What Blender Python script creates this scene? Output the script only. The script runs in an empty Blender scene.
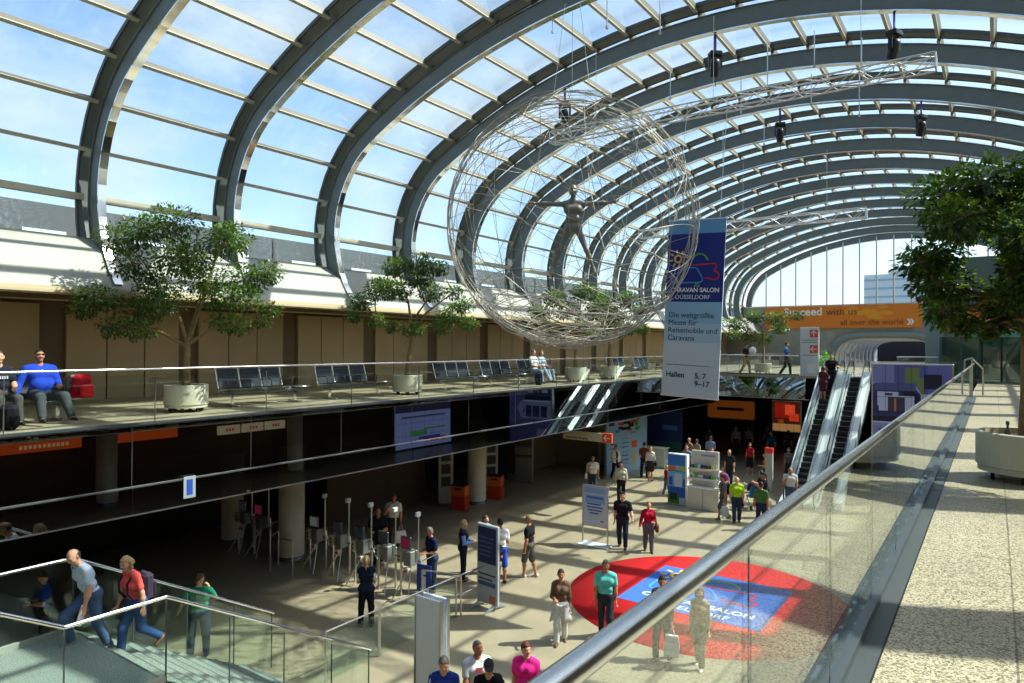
import bpy, math, random
import numpy as np
from mathutils import Vector, Matrix, Euler
sc = bpy.context.scene
COL = sc.collection
PI = math.pi
rnd = random.Random(7)

# ------------------------------------------------------------------ materials
MATS = {}
def _new(name):
    m = bpy.data.materials.new(name); m.use_nodes = True
    nt = m.node_tree; nt.nodes.clear()
    out = nt.nodes.new('ShaderNodeOutputMaterial')
    return m, nt, out
def mat(name, col, rough=.6, metal=0., vary=.0, scale=20., spec=.4, emit=0., bump=0.):
    """Principled material with a little procedural variation in tone."""
    if name in MATS: return MATS[name]
    m, nt, out = _new(name)
    b = nt.nodes.new('ShaderNodeBsdfPrincipled')
    nt.links.new(b.outputs[0], out.inputs[0])
    c = (col[0], col[1], col[2], 1)
    b.inputs['Base Color'].default_value = c
    b.inputs['Roughness'].default_value = rough
    b.inputs['Metallic'].default_value = metal
    b.inputs['Specular IOR Level'].default_value = spec
    if vary > 0 or bump > 0:
        tc = nt.nodes.new('ShaderNodeTexCoord')
        n = nt.nodes.new('ShaderNodeTexNoise'); n.inputs['Scale'].default_value = scale
        n.inputs['Detail'].default_value = 3
        nt.links.new(tc.outputs['Object'], n.inputs['Vector'])
        if vary > 0:
            r = nt.nodes.new('ShaderNodeValToRGB')
            r.color_ramp.elements[0].position = .3; r.color_ramp.elements[1].position = .7
            lo, hi = max(0, 1 - vary), 1 + vary
            r.color_ramp.elements[0].color = (c[0]*lo, c[1]*lo, c[2]*lo, 1)
            r.color_ramp.elements[1].color = (min(1, c[0]*hi), min(1, c[1]*hi), min(1, c[2]*hi), 1)
            nt.links.new(n.outputs['Fac'], r.inputs[0]); nt.links.new(r.outputs[0], b.inputs['Base Color'])
        if bump > 0:
            bp = nt.nodes.new('ShaderNodeBump'); bp.inputs['Strength'].default_value = bump
            nt.links.new(n.outputs['Fac'], bp.inputs['Height']); nt.links.new(bp.outputs[0], b.inputs['Normal'])
    if emit > 0:
        b.inputs['Emission Color'].default_value = c
        b.inputs['Emission Strength'].default_value = emit
    MATS[name] = m
    return m
def srgb(r, g, b):
    f = lambda v: (v/255/12.92) if v/255 <= .04045 else ((v/255+.055)/1.055)**2.4
    return (f(r), f(g), f(b))
def cm(r, g, b, rough=.75, **k):
    n = 'paint_%d_%d_%d_%d' % (r, g, b, int(rough*100))
    if k: n += '_' + '_'.join('%s%g' % kv for kv in k.items())
    return mat(n, srgb(r, g, b), rough, **k)
def cloth(r, g, b):
    return mat('cloth_%d_%d_%d' % (r, g, b), srgb(r, g, b), .9, vary=.16, scale=9, spec=.15, bump=.25)
def glass(name, tint, base=.0, ior=1.5, rough=0., gain=1., graze=1.):
    m, nt, out = _new(name)
    t = nt.nodes.new('ShaderNodeBsdfTransparent'); t.inputs[0].default_value = (*tint, 1)
    g = nt.nodes.new('ShaderNodeBsdfGlossy'); g.inputs['Roughness'].default_value = rough
    g.inputs[0].default_value = (.95, .98, .98, 1)
    lw = nt.nodes.new('ShaderNodeLayerWeight'); lw.inputs[0].default_value = .5
    pw = nt.nodes.new('ShaderNodeMath'); pw.operation = 'POWER'; pw.inputs[1].default_value = 5
    nt.links.new(lw.outputs['Facing'], pw.inputs[0])
    r0 = ((ior-1)/(ior+1))**2*gain + base
    ma = nt.nodes.new('ShaderNodeMath'); ma.operation = 'MULTIPLY_ADD'; ma.use_clamp = True
    ma.inputs[1].default_value = (1-r0)*graze; ma.inputs[2].default_value = r0
    nt.links.new(pw.outputs[0], ma.inputs[0])
    mx = nt.nodes.new('ShaderNodeMixShader')
    nt.links.new(ma.outputs[0], mx.inputs[0]); nt.links.new(t.outputs[0], mx.inputs[1]); nt.links.new(g.outputs[0], mx.inputs[2])
    nt.links.new(mx.outputs[0], out.inputs[0])
    MATS[name] = m
    return m
def stone(name, light, dark, tile=(1.2, 1.8), off=(0, 0), rough=.35, joint=.55, speck=70., band=(.38, .58)):
    """Speckled granite slabs with fine joints."""
    m, nt, out = _new(name)
    b = nt.nodes.new('ShaderNodeBsdfPrincipled'); nt.links.new(b.outputs[0], out.inputs[0])
    tc = nt.nodes.new('ShaderNodeTexCoord')
    mp = nt.nodes.new('ShaderNodeMapping'); mp.inputs['Location'].default_value = (off[0], off[1], 0)
    nt.links.new(tc.outputs['Object'], mp.inputs[0])
    n1 = nt.nodes.new('ShaderNodeTexNoise'); n1.inputs['Scale'].default_value = speck; n1.inputs['Detail'].default_value = 2
    n2 = nt.nodes.new('ShaderNodeTexNoise'); n2.inputs['Scale'].default_value = 1.3; n2.inputs['Detail'].default_value = 3
    nt.links.new(tc.outputs['Object'], n1.inputs[0]); nt.links.new(tc.outputs['Object'], n2.inputs[0])
    r = nt.nodes.new('ShaderNodeValToRGB'); r.color_ramp.elements[0].position = band[0]; r.color_ramp.elements[1].position = band[1]
    r.color_ramp.elements[0].color = (*dark, 1); r.color_ramp.elements[1].color = (*light, 1)
    nt.links.new(n1.outputs['Fac'], r.inputs[0])
    mul = nt.nodes.new('ShaderNodeMixRGB'); mul.blend_type = 'MULTIPLY'; mul.inputs[0].default_value = .35
    nt.links.new(r.outputs[0], mul.inputs[1]); nt.links.new(n2.outputs['Fac'], mul.inputs[2])
    br = nt.nodes.new('ShaderNodeTexBrick'); br.offset = 0; br.inputs['Scale'].default_value = 1
    br.inputs['Brick Width'].default_value = tile[0]; br.inputs['Row Height'].default_value = tile[1]
    br.inputs['Mortar Size'].default_value = .006; br.inputs['Mortar Smooth'].default_value = .3
    br.inputs['Color1'].default_value = (1, 1, 1, 1); br.inputs['Color2'].default_value = (.94, .94, .93, 1)
    br.inputs['Mortar'].default_value = (joint, joint, joint, 1)
    nt.links.new(mp.outputs[0], br.inputs[0])
    mul2 = nt.nodes.new('ShaderNodeMixRGB'); mul2.blend_type = 'MULTIPLY'; mul2.inputs[0].default_value = 1
    nt.links.new(mul.outputs[0], mul2.inputs[1]); nt.links.new(br.outputs[0], mul2.inputs[2])
    nt.links.new(mul2.outputs[0], b.inputs['Base Color'])
    b.inputs['Roughness'].default_value = rough; b.inputs['Specular IOR Level'].default_value = .4
    MATS[name] = m
    return m

# ------------------------------------------------------------------ mesh helpers
class MB:
    def __init__(s): s.v = []; s.f = []; s.m = []; s.sm = []
    def add(s, vs, fs, mi=0, smooth=False):
        o = len(s.v); s.v += [tuple(p) for p in vs]
        for f in fs: s.f.append([i+o for i in f]); s.m.append(mi); s.sm.append(smooth)
        return s
    def box(s, c, d, mi=0, R=None, bev=0.):
        x, y, z = d[0]/2, d[1]/2, d[2]/2
        if bev > 0:
            b = min(bev, x*.9, y*.9, z*.9)
            vs = []
            for sz in (-1, 1):
                for (ax, ay, az) in ((x-b, y-b, z), (x, y-b, z-b), (x-b, y, z-b)):
                    pass
            # chamfered box: 24 vertices
            P = {}
            for i, sx in enumerate((-1, 1)):
                for j, sy in enumerate((-1, 1)):
                    for k, sz in enumerate((-1, 1)):
                        for a in range(3):
                            p = [sx*(x-b), sy*(y-b), sz*(z-b)]
                            p[a] = (sx*x, sy*y, sz*z)[a]
                            P[(i, j, k, a)] = len(vs); vs.append(p)
            fs = []
            def quad(l):
                cc = Vector((0, 0, 0)); 
                for q in l: cc += Vector(vs[q])
                n = (Vector(vs[l[1]])-Vector(vs[l[0]])).cross(Vector(vs[l[2]])-Vector(vs[l[1]]))
                fs.append(l if n.dot(cc) > 0 else l[::-1])
            for a in range(3):
                o1, o2 = [t for t in range(3) if t != a]
                for sgn in (0, 1):
                    l = []
                    for (u, w) in ((0, 0), (1, 0), (1, 1), (0, 1)):
                        k = [0, 0, 0]; k[a] = sgn; k[o1] = u; k[o2] = w
                        l.append(P[(*k, a)])
                    quad(l)
                for u in (0, 1):
                    for w in (0, 1):
                        k0 = [0, 0, 0]; k1 = [0, 0, 0]; k0[a] = 0; k1[a] = 1
                        k0[o1] = k1[o1] = u; k0[o2] = k1[o2] = w
                        quad([P[(*k0, o1)], P[(*k1, o1)], P[(*k1, o2)], P[(*k0, o2)]])
            for i in (0, 1):
                for j in (0, 1):
                    for k in (0, 1): quad([P[(i, j, k, 0)], P[(i, j, k, 1)], P[(i, j, k, 2)]])
        else:
            vs = [(-x, -y, -z), (x, -y, -z), (x, y, -z), (-x, y, -z), (-x, -y, z), (x, -y, z), (x, y, z), (-x, y, z)]
            fs = [(0, 3, 2, 1), (4, 5, 6, 7), (0, 1, 5, 4), (1, 2, 6, 5), (2, 3, 7, 6), (3, 0, 4, 7)]
        C = Vector(c)
        if R is not None: vs = [R @ Vector(p) + C for p in vs]
        else: vs = [(p[0]+C.x, p[1]+C.y, p[2]+C.z) for p in vs]
        return s.add(vs, fs, mi)
    def tube(s, pts, r, n=8, mi=0, closed=False, cap=True):
        """Round tube along a path; r is a number or a list of radii."""
        P = [Vector(p) for p in pts]; N = len(P)
        rs = [r]*N if not hasattr(r, '__len__') else r
        T = []
        for i in range(N):
            a = P[(i-1) % N] if (closed or i > 0) else P[i]
            b = P[(i+1) % N] if (closed or i < N-1) else P[i]
            t = b-a; T.append(t.normalized() if t.length > 1e-9 else Vector((0, 0, 1)))
        up = Vector((0, 0, 1)) if abs(T[0].z) < .9 else Vector((1, 0, 0))
        x = (up - T[0]*up.dot(T[0])).normalized()
        vs = []
        for i in range(N):
            x = x - T[i]*x.dot(T[i])
            x = x.normalized() if x.length > 1e-6 else T[i].orthogonal().normalized()
            y = T[i].cross(x)
            for k in range(n):
                a = 2*PI*k/n; vs.append(P[i] + x*(math.cos(a)*rs[i]) + y*(math.sin(a)*rs[i]))
        fs = []
        for i in range(N if closed else N-1):
            j = (i+1) % N
            for k in range(n): fs.append((i*n+k, i*n+(k+1) % n, j*n+(k+1) % n, j*n+k))
        s.add(vs, fs, mi, True)
        if cap and not closed:
            s.add([vs[k] for k in range(n)], [list(range(n))[::-1]], mi)
            s.add([vs[(N-1)*n+k] for k in range(n)], [list(range(n))], mi)
        return s
    def lathe(s, prof, n=32, c=(0, 0, 0), mi=0, smooth=True):
        """Turned shape; prof is a list of (radius, z)."""
        vs = []; fs = []
        for (r, z) in prof:
            for k in range(n):
                a = 2*PI*k/n; vs.append((c[0]+r*math.cos(a), c[1]+r*math.sin(a), c[2]+z))
        for i in range(len(prof)-1):
            for k in range(n): fs.append((i*n+k, i*n+(k+1) % n, (i+1)*n+(k+1) % n, (i+1)*n+k))
        return s.add(vs, fs, mi, smooth)
    def disc(s, c, r, n=32, mi=0, up=True):
        vs = [(c[0]+r*math.cos(2*PI*k/n), c[1]+r*math.sin(2*PI*k/n), c[2]) for k in range(n)]
        return s.add(vs, [list(range(n)) if up else list(range(n))[::-1]], mi)
    def prism(s, poly, d, M=None, mi=0):
        """Extrude a 2-D polygon (x, y) by d along +z of frame M."""
        n = len(poly)
        vs = [Vector((p[0], p[1], 0)) for p in poly] + [Vector((p[0], p[1], d)) for p in poly]
        if M is not None: vs = [M @ v for v in vs]
        fs = [list(range(n))[::-1], list(range(n, 2*n))] + [(i, (i+1) % n, (i+1) % n + n, i+n) for i in range(n)]
        return s.add(vs, fs, mi)
    def ball(s, c, r, n=12, mi=0):
        rr = r if hasattr(r, '__len__') else (r, r, r)
        m = max(4, n//2); vs = []; fs = []
        for i in range(m+1):
            t = PI*i/m
            for k in range(n):
                a = 2*PI*k/n
                vs.append((c[0]+rr[0]*math.sin(t)*math.cos(a), c[1]+rr[1]*math.sin(t)*math.sin(a), c[2]-rr[2]*math.cos(t)))
        for i in range(m):
            for k in range(n): fs.append((i*n+k, i*n+(k+1) % n, (i+1)*n+(k+1) % n, (i+1)*n+k))
        return s.add(vs, fs, mi, True)
    def mesh(s, name, mats):
        me = bpy.data.meshes.new(name)
        me.from_pydata(s.v, [], s.f)
        for m in (mats if isinstance(mats, (list, tuple)) else [mats]): me.materials.append(m)
        me.polygons.foreach_set('material_index', s.m)
        me.polygons.foreach_set('use_smooth', s.sm)
        me.update()
        return me
    def build(s, name, mats, parent=None, loc=None, rz=0.):
        o = bpy.data.objects.new(name, s.mesh(name, mats)); COL.objects.link(o)
        if loc is not None: o.location = loc
        o.rotation_euler.z = rz
        if parent is not None: o.parent = parent
        return o
def tag(o, label=None, cat=None, group=None, kind=None):
    if label: o['label'] = label
    if cat: o['category'] = cat
    if group: o['group'] = group
    if kind: o['kind'] = kind
    return o
def thing(name, label, cat, loc=(0, 0, 0), rz=0., group=None):
    o = bpy.data.objects.new(name, None); COL.objects.link(o)
    o.empty_display_size = .1
    o.location = loc; o.rotation_euler.z = rz
    return tag(o, label, cat, group)
def struct(name, mb, m, parent=None):
    o = mb.build(name, m, parent)
    if parent is None: o['kind'] = 'structure'
    return o
def kids(o): return [c for c in bpy.data.objects if c.parent == o]
def dup(root, loc=None, rz=None, label=None, group=None):
    r = root.copy(); COL.objects.link(r)
    if loc is not None: r.location = loc
    if rz is not None: r.rotation_euler.z = rz
    if label: r['label'] = label
    if group: r['group'] = group
    for ch in KIDS[root.name]:
        c = ch.copy(); COL.objects.link(c); c.parent = r
        for g in KIDS.get(ch.name, []):
            d = g.copy(); COL.objects.link(d); d.parent = c
    return r
KIDS = {}
def note(root):
    KIDS[root.name] = kids(root)
    for c in KIDS[root.name]: KIDS[c.name] = kids(c)
    return root
_dg = None
def text(name, s, size, m, parent, loc, R, align='LEFT', extrude=.002, bold=0.):
    """Lettering as a mesh. R is a 3x3 whose columns are reading direction, up, outward."""
    cu = bpy.data.curves.new(name, 'FONT'); cu.body = s; cu.size = size; cu.align_x = align
    cu.extrude = extrude; cu.offset = bold; cu.resolution_u = 3; cu.space_line = 1.0
    t = bpy.data.objects.new(name+'_tmp', cu); COL.objects.link(t)
    bpy.context.view_layer.update()
    me = bpy.data.meshes.new_from_object(t.evaluated_get(bpy.context.evaluated_depsgraph_get()))
    bpy.data.objects.remove(t); bpy.data.curves.remove(cu)
    me.name = name; me.materials.clear(); me.materials.append(m)
    M = R.to_4x4(); M.translation = Vector(loc)
    me.transform(M)
    o = bpy.data.objects.new(name, me); COL.objects.link(o); o.parent = parent
    return o
def frame(right, up):
    r = Vector(right).normalized(); u = Vector(up).normalized(); n = r.cross(u)
    return Matrix((r, u, n)).transposed()

# ------------------------------------------------------------------ camera, sun, sky
cam_d = bpy.data.cameras.new('camera'); cam = bpy.data.objects.new('camera', cam_d); COL.objects.link(cam)
cam_d.sensor_width = 36; cam_d.lens = 36*682.67/1024; cam_d.clip_start = .05; cam_d.clip_end = 2000
yaw, pit, rol = .615307908, .006180681, .00516065
fw = Vector((-math.sin(yaw)*math.cos(pit), math.cos(yaw)*math.cos(pit), math.sin(pit)))
rt = Vector((math.cos(yaw), math.sin(yaw), 0)); up = rt.cross(fw)
rt2 = rt*math.cos(rol) + up*math.sin(rol); up2 = up*math.cos(rol) - rt*math.sin(rol)
Mc = Matrix((rt2, up2, -fw)).transposed().to_4x4(); Mc.translation = Vector((0, 0, 6.6))
cam.matrix_world = Mc
sc.camera = cam
SUN = Vector((.65, .50, 1.0)).normalized()
sl = bpy.data.lights.new('sun', 'SUN'); so = bpy.data.objects.new('sun', sl); COL.objects.link(so)
sl.energy = 8.5; sl.angle = math.radians(.6); sl.color = (1, .945, .85)
so.rotation_euler = SUN.to_track_quat('Z', 'Y').to_euler()
w = bpy.data.worlds.new('world'); sc.world = w; w.use_nodes = True
nt = w.node_tree; nt.nodes.clear()
wo = nt.nodes.new('ShaderNodeOutputWorld'); bg = nt.nodes.new('ShaderNodeBackground')
sky = nt.nodes.new('ShaderNodeTexSky'); sky.sky_type = 'NISHITA'; sky.sun_disc = False
sky.sun_elevation = math.asin(SUN.z); sky.sun_rotation = math.atan2(SUN.x, SUN.y)
sky.air_density = 1.0; sky.dust_density = 2.2; sky.ozone_density = 1.0; sky.altitude = 40
tc = nt.nodes.new('ShaderNodeTexCoord')
mp = nt.nodes.new('ShaderNodeMapping'); mp.inputs['Scale'].default_value = (1, 1, 2.6)
n1 = nt.nodes.new('ShaderNodeTexNoise'); n1.inputs['Scale'].default_value = 2.6; n1.inputs['Detail'].default_value = 7; n1.inputs['Roughness'].default_value = .62
rp = nt.nodes.new('ShaderNodeValToRGB'); rp.color_ramp.elements[0].position = .44; rp.color_ramp.elements[1].position = .68
rp.color_ramp.elements[0].color = (0, 0, 0, 1); rp.color_ramp.elements[1].color = (.8, .8, .8, 1)
mx = nt.nodes.new('ShaderNodeMixRGB'); mx.inputs[2].default_value = (3.3, 3.42, 3.5, 1)
nt.links.new(tc.outputs['Generated'], mp.inputs[0]); nt.links.new(mp.outputs[0], n1.inputs[0])
nt.links.new(n1.outputs['Fac'], rp.inputs[0]); nt.links.new(rp.outputs[0], mx.inputs[0])
nt.links.new(sky.outputs[0], mx.inputs[1]); nt.links.new(mx.outputs[0], bg.inputs[0])
bg.inputs[1].default_value = .30
nt.links.new(bg.outputs[0], wo.inputs[0])
vs = sc.view_settings; vs.view_transform = 'Standard'; vs.look = 'None'; vs.gamma = 1; vs.use_curve_mapping = False
vs.exposure = 0.12
try:
    cy = sc.cycles
    cy.max_bounces = 8; cy.diffuse_bounces = 4; cy.glossy_bounces = 4; cy.transparent_max_bounces = 32
    cy.caustics_reflective = False; cy.caustics_refractive = False
    cy.sample_clamp_indirect = 6
except Exception: pass
# ------------------------------------------------------------------ the hall
XC = -6.75; LX = -12.9; RX = -.6; GZ = 5.1; WL = -19.6; WR = 6.1
YB = -7.; YE = 61.4; YX = 38.0                # back wall, gable wall, edge of the cross bridge
AR, RR, KK, ZC = 10.73, 3.1, 13.96, 10.15     # three-centred vault: half width, haunch radius, crown drop, haunch height
RC = RR + math.hypot(AR-RR, KK)
HB = math.atan2(AR-RR, KK)
Y0, DY = 7.655, 3.5823
def vault(s, e):
    """Point of the vault at arc length s (measured along e = 0.7) from the crown, e outward of the rib soffit."""
    sg = -1 if s < 0 else 1; s = abs(s)
    lim = (RC+.7)*HB
    if s <= lim:
        a = s/(RC+.7); x, z = (RC+e)*math.sin(a), ZC-KK+(RC+e)*math.cos(a)
    else:
        a = HB + (s-lim)/(RR+.7); x, z = (AR-RR)+(RR+e)*math.sin(a), ZC+(RR+e)*math.cos(a)
    return XC+sg*x, z
S_GL = 15.0          # where the glazing stops
S_END = 17.15          # where the white apron stops
PITCH = 1.15

M_floor = stone('hall_granite', srgb(192, 179, 150), srgb(140, 129, 105), (1.2, 1.8), (0, 0), .33, .72, 60)
M_gal = stone('gallery_granite', srgb(214, 202, 170), srgb(120, 110, 88), (1.75, 1.79), (-.09, -.62), .36, .45, 95, (.42, .54))
M_rib = mat('rib_paint', srgb(106, 114, 112), .45, .0, .06, 3)
M_chrome = mat('polished_steel', (.78, .77, .74), .12, 1.)
M_rail = mat('satin_steel', (.74, .74, .72), .24, 1.)
M_steel = mat('brushed_steel', (.62, .62, .61), .3, 1., .06, 40)
M_dsteel = mat('dark_steel', (.16, .18, .19), .4, .8)
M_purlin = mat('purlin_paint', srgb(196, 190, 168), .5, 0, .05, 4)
M_purl_shade = mat('purlin_shade', srgb(112, 106, 92), .5, 0, .05, 4)  # darker copy of the purlin paint: shade put into the colour of the sides
M_mull = mat('mullion_paint', srgb(70, 72, 66), .5)
M_white = mat('white_lining', srgb(168, 168, 157), .6, 0, .03, 3)
M_soffit = mat('cream_soffit', srgb(196, 180, 146), .7)
M_panel = mat('tan_panel', srgb(174, 151, 114), .55, 0, .05, 1.2)
M_recess = mat('brown_recess', srgb(104, 84, 60), .6)
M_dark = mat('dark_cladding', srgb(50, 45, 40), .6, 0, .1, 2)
M_brown = mat('brown_wall', srgb(96, 82, 64), .7, 0, .05, 2)
M_conc = mat('concrete', srgb(150, 150, 142), .8, 0, .06, 2)
M_col = mat('column_paint', srgb(226, 217, 192), .55, 0, .03, 2)
G_roof = glass('roof_glass', (.91, .968, .972), .01, 1.35, 0., 1., .25)
G_rail = glass('rail_glass', (.94, .97, .955), .0, 1.5)
G_stair = glass('stair_glass', (.90, .96, .93), .01, 1.5)
G_skirt = glass('tinted_glass', (.40, .41, .40), .30, 1.5)
G_win = glass('window_glass', (.92, .96, .97), .03, 1.45)
M_black = mat('black_plastic', (.012, .012, .013), .45)
M_rubber = mat('black_rubber', (.02, .02, .02), .8)

# floors
struct('floor', MB().box(((WL-6+WR+2)/2, 28, -.15), (WR-WL+12, 76, .3)), M_floor)
b = MB().box(((LX+WL-.4)/2, (YB+YE)/2, GZ-.06), (LX-WL+.4, YE-YB, .12), 0)
b.box(((LX+WL-.4)/2-.1, (YB+YE)/2, GZ-.22), (LX-WL+.2, YE-YB, .2), 1)
struct('floor_gallery_left', b, [M_gal, M_dark])
b = MB().box(((RX+WR+.4)/2, (YB+YE)/2, GZ-.06), (WR-RX+.4, YE-YB, .12), 0)
b.box(((RX+WR+.4)/2+.1, (YB+YE)/2, GZ-.22), (WR-RX+.2, YE-YB, .2), 1)
struct('floor_gallery_right', b, [M_gal, M_dark])
b = MB().box(((LX-7.5)/2, (YX+YE)/2, GZ-.06), (-7.5-LX, YE-YX, .12), 0)
b.box(((RX-4.75)/2, (YX+YE)/2, GZ-.06), (RX+4.75, YE-YX, .12), 0)
b.box(((-7.5-4.75)/2, (YX+YE)/2+.4, GZ-.06), (2.75, YE-YX-.8, .12), 0)
b.box(((LX+RX)/2, (YX+YE)/2+.5, GZ-.22), (RX-LX, YE-YX-1., .2), 1)
struct('floor_bridge', b, [M_gal, M_dark])
# lower level ceilings and walls under the galleries
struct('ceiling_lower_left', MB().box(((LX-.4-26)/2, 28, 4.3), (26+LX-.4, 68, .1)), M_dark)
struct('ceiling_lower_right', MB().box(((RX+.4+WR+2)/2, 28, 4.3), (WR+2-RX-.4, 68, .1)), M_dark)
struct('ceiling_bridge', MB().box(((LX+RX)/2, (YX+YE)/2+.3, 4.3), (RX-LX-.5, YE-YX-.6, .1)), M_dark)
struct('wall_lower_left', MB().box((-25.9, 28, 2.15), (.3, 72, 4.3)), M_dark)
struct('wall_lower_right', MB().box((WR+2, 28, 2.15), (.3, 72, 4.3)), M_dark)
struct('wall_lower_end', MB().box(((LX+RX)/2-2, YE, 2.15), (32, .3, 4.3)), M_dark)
struct('wall_back', MB().box((XC, YB, 8), (36, .3, 16)), M_brown)
# brown room walls standing under the left gallery
b = MB().box((-19.9, 19.0, 2.1), (.25, 5.2, 4.2)); b.box((-22.4, 21.5, 2.1), (5.2, .25, 4.2))
struct('partition_brown', b, M_brown)
b = MB().box((-20.2, 31.0, 2.1), (.25, 4.2, 4.2)); b.box((-22.6, 29.0, 2.1), (5., .25, 4.2)); b.box((-18.9, 33.1, 2.1), (2.6, .25, 4.2))
struct('partition_tan', b, mat('tan_wall', srgb(150, 138, 112), .7))
# gallery back walls: tan panels, joints and darker recesses
def gallery_wall(name, X, sgn):
    b = MB()
    b.box((X-.12*sgn, (YB+YE)/2, (GZ+7.75)/2), (.2, YE-YB, 7.75-GZ), 1)
    y = YB+.4
    k = 0
    while y < YE-1:
        for (o, wd) in ((0, .98), (1.0, .98), (2.0, .98)):
            b.box((X+.03*sgn, y+o+wd/2, (GZ+7.6)/2), (.1, wd-.015, 7.6-GZ), 0)
        y += DY
    return struct(name, b, [M_panel, M_recess])
gallery_wall('wall_left', WL, 1); gallery_wall('wall_right', WR, -1)
# soffit and white apron below the glazing, both sides
for side, nm in ((-1, 'left'), (1, 'right')):
    xe, ze = vault(side*S_END, .06)
    b = MB(); xw = WL if side < 0 else WR
    b.box(((xe+xw)/2, (YB+YE)/2, ze-.06), (abs(xe-xw)+.3, YE-YB, .06), 0)
    for d in (.55, 1.1, 1.7): b.box((xe+side*d, (YB+YE)/2, ze-.105), (.05, YE-YB, .05), 1)
    struct('ceiling_soffit_'+nm, b, [M_soffit, M_recess])
    b = MB(); n = 12; vs = []
    for i in range(n+1):
        s = S_GL+.05 + (S_END-S_GL-.05)*i/n
        e = .5-.46*min(1, 3.2*i/n)
        for yy in (YB, YE): x, z = vault(side*s, e); vs.append((x, yy, z))
    for i in range(n+1):
        s = S_GL+.05 + (S_END-S_GL-.05)*i/n
        for yy in (YB, YE): x, z = vault(side*s, .60-.46*min(1, 3.2*i/n)); vs.append((x, yy, z))
    N = 2*(n+1)
    fs = [(2*i, 2*i+1, 2*i+3, 2*i+2) for i in range(n)] + [(N+2*i, N+2*i+2, N+2*i+3, N+2*i+1) for i in range(n)]
    fs += [(0, N, N+1, 1), (2*n, 2*n+1, N+2*n+1, N+2*n)]
    b.add(vs, fs, 0, True)
    xl, zl = vault(side*(S_GL+.02), .68)
    b.box((xl, (YB+YE)/2, zl), (.34, YE-YB, .14), 2)
    b.box((xe, (YB+YE)/2, ze-.03), (.12, YE-YB, .16), 1)
    struct('trim_apron_'+nm, b, [M_white, M_soffit, M_conc])
    # roof slab outside, above the gallery rooms
    xg, zg = vault(side*S_GL, .9)
    struct('roof_terrace_'+nm, MB().box(((xg+xw)/2+side*3, (YB+YE)/2, zg-.25), (abs(xg-xw)+6, YE-YB, .2)), M_conc)

# grey attic storey outside the left glazing
b = MB(); b.box((-29.5, 30, 9.6), (7, 84, 3.4), 0)
for k in range(24):
    b.box((-25.98, -6+3.5*k, 9.9), (.06, .08, 2.7), 1)
    b.box((-25.99, -4.4+3.5*k, 10.3), (.06, 1.3, .22), 2); b.box((-25.99, -4.8+3.5*k, 9.7), (.06, 1.6, .16), 2)
struct('exterior_attic', b, [mat('attic_grey', srgb(84, 88, 90), .5), M_mull, cm(206, 220, 226, .3)])
# vault ribs: one polished soffit strip under a painted web
RIB_END = 16.9
def make_rib():
    n = 72; S = [-RIB_END + 2*RIB_END*i/n for i in range(n+1)]
    def sweep(sec, mi, b):
        m = len(sec); vs = []
        for s in S:
            for (y, e) in sec: x, z = vault(s, e); vs.append((x, y, z))
        fs = []
        for i in range(n):
            for k in range(m):
                fs.append((i*m+k, (i+1)*m+k, (i+1)*m+(k+1) % m, i*m+(k+1) % m))
        fs.append(list(range(m))); fs.append([n*m+k for k in range(m)][::-1])
        b.add(vs, fs, mi, False)
    b = MB(); sweep([(-.06, .01), (-.06, .49), (.06, .49), (.06, .01)], 0, b)
    f = MB(); sweep([(-.095, -.02), (-.095, .012), (.095, .012), (.095, -.02)], 0, f)
    t = MB(); sweep([(-.095, .485), (-.095, .51), (.095, .51), (.095, .485)], 0, t)
    return b.mesh('roof_beam', M_rib), f.mesh('soffit_strip', M_chrome), t.mesh('top_flange', M_rib)
rib_m, fl_m, tf_m = make_rib()
K0, K1 = -4, 15
RY = [Y0+DY*k for k in range(K0, K1+1)]
for y in RY:
    o = bpy.data.objects.new('roof_beam', rib_m); COL.objects.link(o); o.location = (0, y, 0); o['kind'] = 'structure'
    for nm, me in (('soffit_strip', fl_m), ('top_flange', tf_m)):
        c = bpy.data.objects.new(nm, me); COL.objects.link(c); c.parent = o
# glazing bays between ribs: panes, rafters beside each rib, purlins
def make_bay():
    n = 60; S = [-S_GL + 2*S_GL*i/n for i in range(n+1)]
    g = MB(); vs = []
    for e in (.84, .865):
        for s in S:
            for y in (.06, DY-.06): x, z = vault(s, e); vs.append((x, y, z))
    N = 2*(n+1)
    fs = [(2*i, 2*i+2, 2*i+3, 2*i+1) for i in range(n)] + [(N+2*i, N+2*i+1, N+2*i+3, N+2*i+2) for i in range(n)]
    for i in range(n):
        fs.append((2*i, N+2*i, N+2*i+2, 2*i+2)); fs.append((2*i+1, 2*i+3, N+2*i+3, N+2*i+1))
    g.add(vs, fs, 0, True)
    r = MB()
    for (ya, yb) in ((.0, .20), (DY-.20, DY)):
        vs = []; sec = [(ya, .765), (ya, .85), (yb, .85), (yb, .765)]
        for s in S:
            for (y, e) in sec: x, z = vault(s, e); vs.append((x, y, z))
        fs = []
        for i in range(n):
            for k in range(4): fs.append((i*4+k, (i+1)*4+k, (i+1)*4+(k+1) % 4, i*4+(k+1) % 4))
        r.add(vs, fs, 1)
    for (ya, yb) in ((.20, .24), (DY-.24, DY-.20)):
        vs = []; sec = [(ya, .75), (ya, .85), (yb, .85), (yb, .75)]
        for s in S:
            for (y, e) in sec: x, z = vault(s, e); vs.append((x, y, z))
        r.add(vs, [(i*4+k, (i+1)*4+k, (i+1)*4+(k+1) % 4, i*4+(k+1) % 4) for i in range(n) for k in range(4)], 0)
    return g.mesh('pane', G_roof), r.mesh('rafter', [M_mull, M_rib])
pane_m, raft_m = make_bay()
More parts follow.
